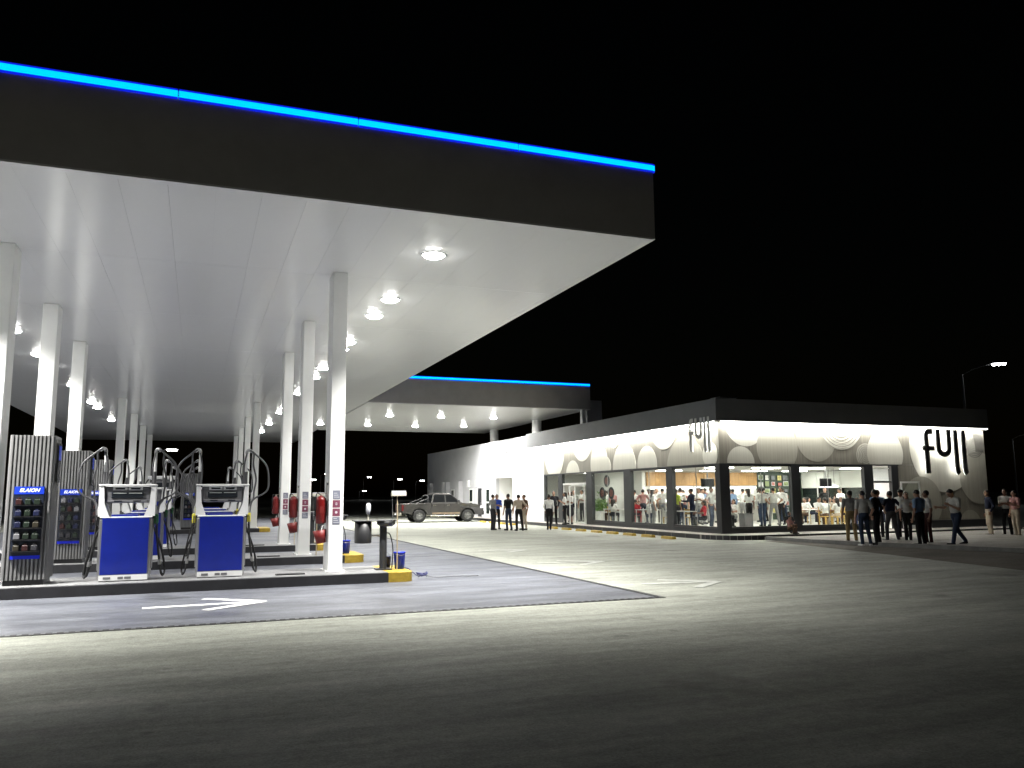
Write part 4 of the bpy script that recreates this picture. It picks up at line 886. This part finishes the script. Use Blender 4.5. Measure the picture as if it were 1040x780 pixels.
def person_mesh(arms=('down', 'down'), legs='stand', hair='short', skirt=False, sleeves='short', head=(0, 0), fem=False, belly=0, lean=0):
    """facing -Y, 1.72 m tall. head = (turn, nod) radians"""
    P = []; C = lambda a, b, ra, rb, t, k=.02: P.append(('c', tuple(a), tuple(b), ra, rb, t, k)); E_ = lambda c, r, t, k=.02: P.append(('e', tuple(c), tuple(r), t, k))
    sit = legs in ('sit', 'squat'); dz = {'sit': -.45, 'squat': -.60}.get(legs, 0)
    V = lambda x, y, z: np.array((x, y+lean*(max(z-.92, 0)), z+dz), float)
    sw = .165 if fem else .185; cw = .145 if fem else .165
    E_(V(0, .01, .95), (.155 if not fem else .165, .12, .13), LEG, .03)
    E_(V(0, -.01-belly*.3, 1.10), (cw*.92+belly*.2, .105+belly*.5, .16), TOP, .04); E_(V(0, .005, 1.28), (cw, .112, .18), TOP, .05)
    if fem: E_(V(0, -.075, 1.28), (.12, .06, .07), TOP, .04)
    for s in (-1, 1): C(V(s*.03, .01, 1.43), V(s*sw, .01, 1.395), .062, .058, TOP, .04)
    # head
    tr, nd = head; hc = V(0, -.015, 1.605)
    def Hd(x, y, z):
        q = Vector((x, y, z)); q = Matrix.Rotation(nd, 3, 'X') @ q; q = Matrix.Rotation(tr, 3, 'Z') @ q; base = hc+np.array((0, 0, -.10)); return base+np.array(q)+np.array((0, 0, 0))
    C(V(0, .015, 1.43), Hd(0, .01, .04), .056, .05, SKIN, .02); h0 = .10
    E_(Hd(0, 0, h0+.005), (.073, .092, .108), SKIN, .015); E_(Hd(0, -.03, h0-.055), (.052, .058, .055), SKIN, .02)
    C(Hd(0, -.09, h0+.01), Hd(0, -.103, h0-.018), .010, .016, SKIN, .012)
    for s in (-1, 1): E_(Hd(s*.075, .008, h0-.005), (.012, .02, .032), SKIN, .006); E_(Hd(s*.03, -.087, h0+.018), (.013, .009, .008), HAIR, .004); C(Hd(s*.018, -.088, h0+.04), Hd(s*.045, -.08, h0+.04), .006, .005, HAIR, .004)
    C(Hd(-.02, -.083, h0-.055), Hd(.02, -.083, h0-.055), .008, .008, LIP, .005)
    E_(Hd(0, .022, h0+.035), (.083, .093, .095), HAIR, .008)
    if hair == 'long': C(Hd(0, .06, h0+.03), Hd(0, .095, h0-.24), .078, .06, HAIR, .03); C(Hd(.05, .03, h0), Hd(.06, .05, h0-.12), .035, .03, HAIR, .02); C(Hd(-.05, .03, h0), Hd(-.06, .05, h0-.12), .035, .03, HAIR, .02)
    if hair == 'cap': E_(Hd(0, .005, h0+.06), (.09, .105, .07), HAIR, .008); C(Hd(0, -.09, h0+.06), Hd(0, -.16, h0+.05), .035, .03, HAIR, .01)
    # legs
    for s in (-1, 1):
        hp = V(s*.085, .005, .90)
        if legs == 'stand': kn, an = np.array((s*.105, -.01, .49)), np.array((s*.12, .03, .09)); ft = np.array((s*.03, -.17, -.05))
        elif legs == 'close': kn, an = np.array((s*.075, -.015+.015*s, .49)), np.array((s*.07, .03, .09)); ft = np.array((s*.025, -.17, -.05))
        elif legs == 'wide': kn, an = np.array((s*.16, -.01, .49)), np.array((s*.20, .03, .09)); ft = np.array((s*.06, -.16, -.05))
        elif legs == 'weight': kn, an = (np.array((.095, .0, .49)), np.array((.09, .03, .09))) if s > 0 else (np.array((-.15, -.06, .48)), np.array((-.19, -.02, .09))); ft = np.array((s*.05, -.165, -.05))
        elif legs == 'walk': kn, an = (np.array((.09, -.14, .50)), np.array((.085, -.22, .10))) if s > 0 else (np.array((-.09, .08, .48)), np.array((-.085, .31, .15))); ft = np.array((0, -.17, -.03 if s > 0 else -.10))
        elif legs == 'sit': kn, an = np.array((s*.12, -.42, .49)), np.array((s*.12, -.40, .09)); ft = np.array((s*.02, -.17, -.05))
        elif legs == 'squat': kn, an = np.array((s*.16, -.36, .55)), np.array((s*.13, -.34, .09)); ft = np.array((s*.03, -.17, -.05))
        m_ = SKIN if skirt else LEG
        C(hp, kn, .088, .062, LEG, .03); C(kn, an+np.array((0, 0, .02)), .062 if not skirt else .055, .052 if not skirt else .036, m_, .02)
        hl = an+np.array((0, .02, -.045)); C(hl, an+ft, .042, .036, SHOE, .02); C(an, hl, .04, .04, SHOE, .02)
    if skirt:
        for s in (-1, 1): C(V(s*.05, .0, .9), V(s*.07, -.01, .56), .13, .14, LEG, .05)
    # arms
    for s, a in zip((-1, 1), arms):
        S_ = V(s*sw, .01, 1.39); d_ = None
        if a == 'down': el = S_+(s*.055, .03, -.29); wr = el+(s*.01, -.07, -.24)
        elif a == 'hip': el = S_+(s*.17, .10, -.22); wr = V(s*.19, -.02, 1.0); d_ = np.array((-s*.5, -.6, -.2))
        elif a == 'fold': el = S_+(s*.03, -.05, -.27); wr = V(-s*.02, -.19, 1.20); d_ = np.array((-s*1., .1, .12))
        elif a == 'phone': el = S_+(s*.03, -.03, -.28); wr = el+(-s*.09, -.21, .12)
        elif a == 'reach': el = S_+(s*.05, -.12, -.24); wr = el+(-s*.03, -.25, .02)
        elif a == 'pocket': el = S_+(s*.09, .08, -.26); wr = el+(-s*.07, -.10, -.21)
        elif a == 'ear': el = S_+(s*.12, -.10, -.20); wr = el+(-s*.12, -.02, .25)
        elif a == 'table': el = S_+(s*.06, -.12, -.25); wr = el+(-s*.05, -.22, -.02)
        elif a == 'knee': el = S_+(s*.05, -.16, -.22); wr = el+(-s*.06, -.16, -.10)
        elif a == 'swing': el = S_+(s*.05, .10*s, -.27); wr = el+(0, .05*s-.08, -.23)
        wr = np.array(wr); el = np.array(el); mid = S_+(el-S_)*.7
        if sleeves == 'short': C(S_, mid, .056, .053, TOP, .03); C(mid, el, .044, .041, SKIN, .015); C(el, wr, .041, .028, SKIN, .015)
        else: C(S_, el, .056, .047, TOP, .03); C(el, wr-(wr-el)*.08, .047, .036, TOP, .02)
        d = d_ if d_ is not None else wr-el; d = d/np.linalg.norm(d); lat = np.cross(d, (s*1., 0, 0) if abs(d[0]) < .8 else (0, 0, 1.)); lat = lat/np.linalg.norm(lat); pn = np.cross(lat, d)*(1 if s > 0 else -1)
        pb = wr+d*.085; C(wr, wr+d*.05, .026, .03, SKIN, .012); C(pb-lat*.022-d*.02, pb+lat*.022-d*.02, .017, .017, SKIN, .015)
        for k, ln in zip((-.033, -.011, .011, .033), (.062, .078, .072, .056)):
            b = pb+lat*k; m = b+d*ln*.55; C(b, m, .0105, .010, SKIN, .004); C(m, m+(d*.8+pn*.6)*ln*.5, .010, .0085, SKIN, .004)
        tb = wr+d*.03+lat*.026; tm = tb+(d*.6+lat*.8)*.035; C(tb, tm, .013, .011, SKIN, .006); C(tm, tm+(d*.9+lat*.2)*.03, .011, .009, SKIN, .004)
    return body_mesh(P)
POSES = {}
def pm(key, **kw):
    if key not in POSES: POSES[key] = person_mesh(**kw)
    return POSES[key]
VARS = {
 'a': dict(arms=('down', 'down'), legs='stand'), 'b': dict(arms=('pocket', 'down'), legs='weight', head=(.3, .1)), 'c': dict(arms=('hip', 'hip'), legs='wide', belly=.05),
 'd': dict(arms=('fold', 'fold'), legs='stand', head=(-.3, 0)), 'e': dict(arms=('phone', 'down'), legs='weight', head=(.1, .35)), 'f': dict(arms=('down', 'pocket'), legs='close', sleeves='long'),
 'g': dict(arms=('down', 'phone'), legs='close', hair='long', fem=True), 'h': dict(arms=('fold', 'fold'), legs='close', hair='long', fem=True, skirt=True), 'w': dict(arms=('reach', 'phone'), legs='walk', head=(0, .55), lean=-.10),
 's': dict(arms=('table', 'table'), legs='sit', head=(.2, .15)), 't': dict(arms=('table', 'reach'), legs='sit', hair='long', fem=True), 'k': dict(arms=('knee', 'knee'), legs='squat', head=(.3, .2)),
 'l': dict(arms=('pocket', 'pocket'), legs='stand', sleeves='long', belly=.06), 'm': dict(arms=('hip', 'down'), legs='weight', head=(-.4, .05)), 'n': dict(arms=('reach', 'reach'), legs='stand', sleeves='long', lean=-.06), 'p': dict(arms=('down', 'ear'), legs='stand', hair='cap')}
CL = {'white': (.75, .75, .73), 'grey': (.22, .22, .22), 'lightgrey': (.50, .50, .48), 'black': (.013, .013, .014), 'navy': (.015, .019, .04), 'blue': (.03, .08, .45), 'denim': (.028, .042, .075), 'khaki': (.22, .16, .08), 'beige': (.45, .38, .30), 'pink': (.42, .22, .21), 'red': (.38, .03, .04), 'brown': (.10, .06, .04), 'maroon': (.045, .014, .014), 'lime': (.50, .60, .08), 'skyblue': (.20, .30, .48), 'darkgrey': (.06, .06, .065), 'charcoal': (.035, .035, .04)}
for k, c in CL.items(): mat('cloth_'+k, c, .85, noise=.18, scale=9, spec=.2)
SK = [mat('skin%d' % i, c, .55) for i, c in enumerate([(.46, .27, .19), (.33, .18, .115), (.24, .125, .08)])]
HR = [mat('hair%d' % i, c, .5) for i, c in enumerate([(.012, .009, .008), (.03, .018, .012), (.12, .11, .10)])]
LIPM = mat('lip', (.30, .11, .10), .5)
COUNT = [0]
def person(label, v, x, y, z, face, top, bottom, shoes='black', h=1.72, group=None, skin=None, hair=0):
    """face: heading in degrees the person looks towards, 0 = +X, 90 = +Y"""
    me = pm(v, **VARS[v]); o = bpy.data.objects.new('person', me); COL.objects.link(o); o.location = (x, y, z); s = h/1.72; wd = s*(.93+.16*((COUNT[0]*.618) % 1)); o.scale = (wd, wd, s); o.rotation_euler[2] = R(face+90)
    i = COUNT[0]; COUNT[0] += 1; ms = [SK[skin if skin is not None else i % 3], MATS['cloth_'+top], MATS['cloth_'+bottom], MATS['cloth_'+shoes], HR[hair], LIPM]
    for sl, m in zip(o.material_slots, ms): sl.link = 'OBJECT'; sl.material = m
    return tag(o, label, 'person', group)
G1, G2, G3 = 'people standing left of the store', 'people waiting by the front entrance', 'people inside the store'
# near the rear wing and the side door
person('person in grey shirt and dark trousers, left of the three by the pickup', 'f', 13.55, 37.9, 0, 20, 'grey', 'charcoal', group=G1)
person('person in bright blue shirt standing behind two others near the pickup', 'd', 14.0, 38.6, 0, -100, 'blue', 'black', group=G1)
person('person in black shirt and jeans seen from behind, right of the three by the pickup', 'b', 14.05, 37.1, 0, 100, 'black', 'denim', h=1.74, group=G1)
person('person in beige shirt and black trousers with hand on hip before the entrance recess', 'm', 14.35, 36.5, 0, 80, 'beige', 'black', h=1.70, group=G1)
person('person in brown top and pale trousers close beside the beige shirt', 'a', 14.95, 37.3, 0, 200, 'brown', 'beige', h=1.70, group=G1)
person('person in white shirt and black trousers seen from behind at the white end panel', 'f', 16.1, 36.9, 0, 70, 'white', 'black', h=1.70, group=G1)
person('person in dark suit facing the white shirt near the side door', 'l', 17.25, 38.9, .17, -110, 'charcoal', 'black', h=1.70, group=G1)
person('person with long hair, white top and black trousers holding something at the side door', 'g', 17.6, 38.3, .17, 160, 'white', 'black', h=1.64, group=G1)
person('person with long hair, white top and short dark skirt at the side door', 'h', 18.0, 38.5, .17, 190, 'white', 'charcoal', h=1.68, group=G1)
# kerb
person('small child in pink sitting on the kerb below the first front window', 'k', 20.85, 25.2, .17, -70, 'pink', 'brown', h=1.05, group='children on the kerb', skin=1)
person('child in black sitting on the kerb behind the child in pink', 'k', 21.3, 25.75, .17, -100, 'black', 'charcoal', h=1.25, group='children on the kerb', skin=2)
# front entrance
person('person in grey shirt and khaki trousers, leftmost of the crowd by the entrance', 'a', 20.55, 21.75, .035, 60, 'grey', 'khaki', h=1.72, group=G2)
person('person in pale shirt and blue jeans seen from behind near the kerb edge', 'b', 19.35, 19.95, .035, 70, 'lightgrey', 'denim', shoes='lightgrey', h=1.70, group=G2)
person('person in black clothes standing behind the blue jeans', 'l', 20.2, 20.3, .035, 110, 'black', 'black', h=1.74, group=G2)
person('person in grey blue shirt standing close to the entrance door', 'd', 22.9, 22.9, .035, -120, 'skyblue', 'charcoal', h=1.74, group=G2)
person('child in red shirt between the taller people at the entrance', 'a', 22.2, 22.3, .035, -60, 'red', 'maroon', h=1.28, group=G2)
person('person in navy shirt and grey trousers with hands on hips', 'c', 22.05, 21.5, .035, 80, 'navy', 'darkgrey', h=1.69, group=G2)
person('person with cap and grey shirt behind the navy shirt by the open door', 'p', 23.6, 22.5, .035, 200, 'lightgrey', 'black', h=1.74, group=G2)
person('person in white blouse and black trousers right of the navy shirt', 'g', 22.25, 21.0, .035, -130, 'lightgrey', 'black', h=1.66, group=G2)
person('person in blue shirt and black trousers seen from behind', 'e', 21.0, 19.35, .035, 95, 'skyblue', 'black', h=1.72, group=G2)
person('person in pale shirt and dark red trousers right of the blue shirt', 'm', 21.9, 19.85, .035, 150, 'lightgrey', 'maroon', h=1.70, group=G2)
person('person walking left with bowed head and something in the hands', 'w', 21.9, 18.8, .035, 170, 'lightgrey', 'denim', h=1.74, group=G2)
person('person in dark shirt and beige trousers, left of the three at the right edge', 'f', 27.9, 22.5, .035, 150, 'navy', 'beige', h=1.70, group=G2)
person('person in pale shirt and dark trousers, middle of the three at the right edge', 'd', 28.3, 22.1, .035, 200, 'lightgrey', 'black', h=1.74, group=G2)
person('person in pink shirt and pale trousers at the right edge', 'g', 28.2, 21.65, .035, 170, 'pink', 'beige', h=1.68, group=G2)
# inside, seen through the windows
ins = [('person in lime shirt standing behind the window nearest the store corner', 'a', 19.92, 31.5, 20, 'lime', 'darkgrey', 1.7), ('person in white shirt beside the lime shirt behind the corner window', 'n', 20.9, 32.7, 40, 'white', 'navy', 1.78), ('person in pink shirt behind the window nearest the store corner', 'e', 21.4, 33.2, -140, 'pink', 'denim', 1.66),
 ('person in dark blue jacket leaning over a table behind the corner window', 'n', 20.5, 31.1, 120, 'navy', 'navy', 1.72), ('person in white coat right of the mullion behind the corner window', 'd', 22.7, 33.9, -120, 'white', 'grey', 1.76), ('person in pale blue shirt behind the white coat at the corner window', 'b', 23.4, 34.6, -90, 'skyblue', 'grey', 1.74), ('person in grey shirt close to the corner pillar inside the store', 'm', 20.8, 30.1, -60, 'lightgrey', 'denim', 1.78), ('person in red top sitting below the grey shirt at the corner pillar', 't', 20.35, 30.0, 160, 'red', 'black', 1.62),
 ('person in pink striped shirt behind the middle left window', 'c', 20.85, 36.0, 60, 'pink', 'navy', 1.72), ('person in white shirt left of the pink shirt behind the middle left window', 'd', 21.1, 37.6, -120, 'white', 'grey', 1.70), ('person in white cap behind the middle left window', 'p', 21.8, 37.0, -150, 'white', 'white', 1.74), ('person in white shirt turned away at the right of the middle left window', 'b', 21.55, 35.3, 45, 'white', 'grey', 1.76), ('person in grey suit in the back of the middle left window', 'l', 22.6, 37.6, -110, 'lightgrey', 'darkgrey', 1.78), ('person in red sitting at the left edge of the middle left window', 's', 20.15, 35.55, 50, 'red', 'maroon', 1.66),
 ('person in white top behind the window next to the side door', 'g', 21.2, 39.9, -160, 'white', 'black', 1.68), ('person in beige top at the right of the window next to the side door', 't', 20.45, 38.4, 190, 'beige', 'brown', 1.66), ('person in black waistcoat in the back of the window next to the side door', 'e', 21.5, 41.3, -140, 'black', 'black', 1.72),
 ('person in grey shirt inside the side door, left one', 'b', 19.5, 41.2, 220, 'lightgrey', 'navy', 1.72), ('person in white shirt with dark bag inside the side door, right one', 'd', 20.0, 41.2, 200, 'white', 'darkgrey', 1.74),
 ('person with long dark hair, white top and black trousers behind the first front window', 'g', 23.9, 31.6, 60, 'white', 'black', 1.72), ('person in pale shirt and jeans, left of the pair at the collage wall', 'f', 24.1, 30.9, 70, 'lightgrey', 'denim', 1.72), ('person in pale shirt and grey jeans, right of the pair at the collage wall', 'c', 24.5, 30.6, 60, 'lightgrey', 'grey', 1.74), ('person in white shirt standing behind the pair at the collage wall', 'l', 25.9, 31.8, 200, 'white', 'black', 1.78), ('person in white sitting on the yellow chair at the collage wall', 's', 27.6, 32.15, 190, 'white', 'brown', 1.7), ('person in white shirt behind the long haired one', 'n', 24.9, 33.4, 20, 'white', 'grey', 1.72), ('person sitting in grey at the left edge of the first front window', 's', 21.75, 30.4, 30, 'grey', 'black', 1.7), ('person in white sitting next to the dark grey box', 't', 22.75, 31.2, 200, 'white', 'grey', 1.66),
 ('person in white sitting leftmost behind the second front window', 's', 26.0, 29.0, 80, 'white', 'brown', 1.72), ('person in white sitting second from left behind the second front window', 't', 26.75, 29.1, 95, 'white', 'beige', 1.7), ('person with grey hair standing behind the seated guests', 'l', 29.7, 33.1, -120, 'black', 'black', 1.76), ('person in white sitting across the table behind the second front window', 's', 27.4, 31.0, -90, 'white', 'navy', 1.74), ('person in white sitting on the blue chair', 's', 28.0, 28.9, 100, 'white', 'navy', 1.78), ('person in beige sitting across from the blue chair', 't', 28.5, 31.2, -100, 'beige', 'black', 1.7), ('person in white standing at the side windows inside the store', 'e', 30.6, 33.0, 180, 'white', 'grey', 1.7), ('person in white sitting at the far side table behind the second front window', 's', 29.4, 30.6, 170, 'white', 'grey', 1.7)]
for l, v, x, y, f, tp, bt, h in ins: person(l, v, x, y, .2, f, tp, bt, h=h, group=G3, hair=2 if 'grey hair' in l else 0)

for k in range(11):
    c = ['white', 'lightgrey', 'white', 'pink', 'white', 'skyblue', 'white', 'beige', 'white', 'navy', 'white'][k]
    person('person in %s top, %s from left queuing at the serving counter' % ({'lightgrey': 'pale grey', 'skyblue': 'pale blue'}.get(c, c), ORD[k]), 'abdlnfcmgbe'[k], 22.5+.62*k+.15*math.sin(k*5.1), 35.6+.45*math.sin(k*2.3), .2, 80+25*math.sin(k*1.7), c, ['navy', 'black', 'denim', 'grey'][k % 4], h=1.66+.12*abs(math.sin(k*3.7)), group=G3)
for k in range(6):
    c = ['white', 'white', 'beige', 'white', 'lightgrey', 'white'][k]
    person('person in %s top seated, %s from left at the side window tables' % ({'lightgrey': 'pale grey'}.get(c, c), ORD[k]), 'st'[k % 2], 28.6+.62*k, 33.9-.35*k+.3*math.sin(k*2.1), .2, -90+70*math.sin(k*1.9), c, 'navy', h=1.7, group=G3)

for k, (x, y, v, c) in enumerate(((20.0, 37.6, 't', 'white'), (20.7, 38.9, 'd', 'pink'), (21.3, 40.6, 'a', 'white'), (21.0, 37.1, 'e', 'lightgrey'), (20.3, 34.3, 's', 'white'), (19.9, 33.4, 'g', 'white'))):
    person('person in %s top, %s from the side door behind the left windows' % ({'lightgrey': 'pale grey'}.get(c, c), ORD[k]), v, x, y, .2, 40+60*math.sin(k*2.2), c, ['black', 'denim', 'grey'][k % 3], h=1.7, group=G3)
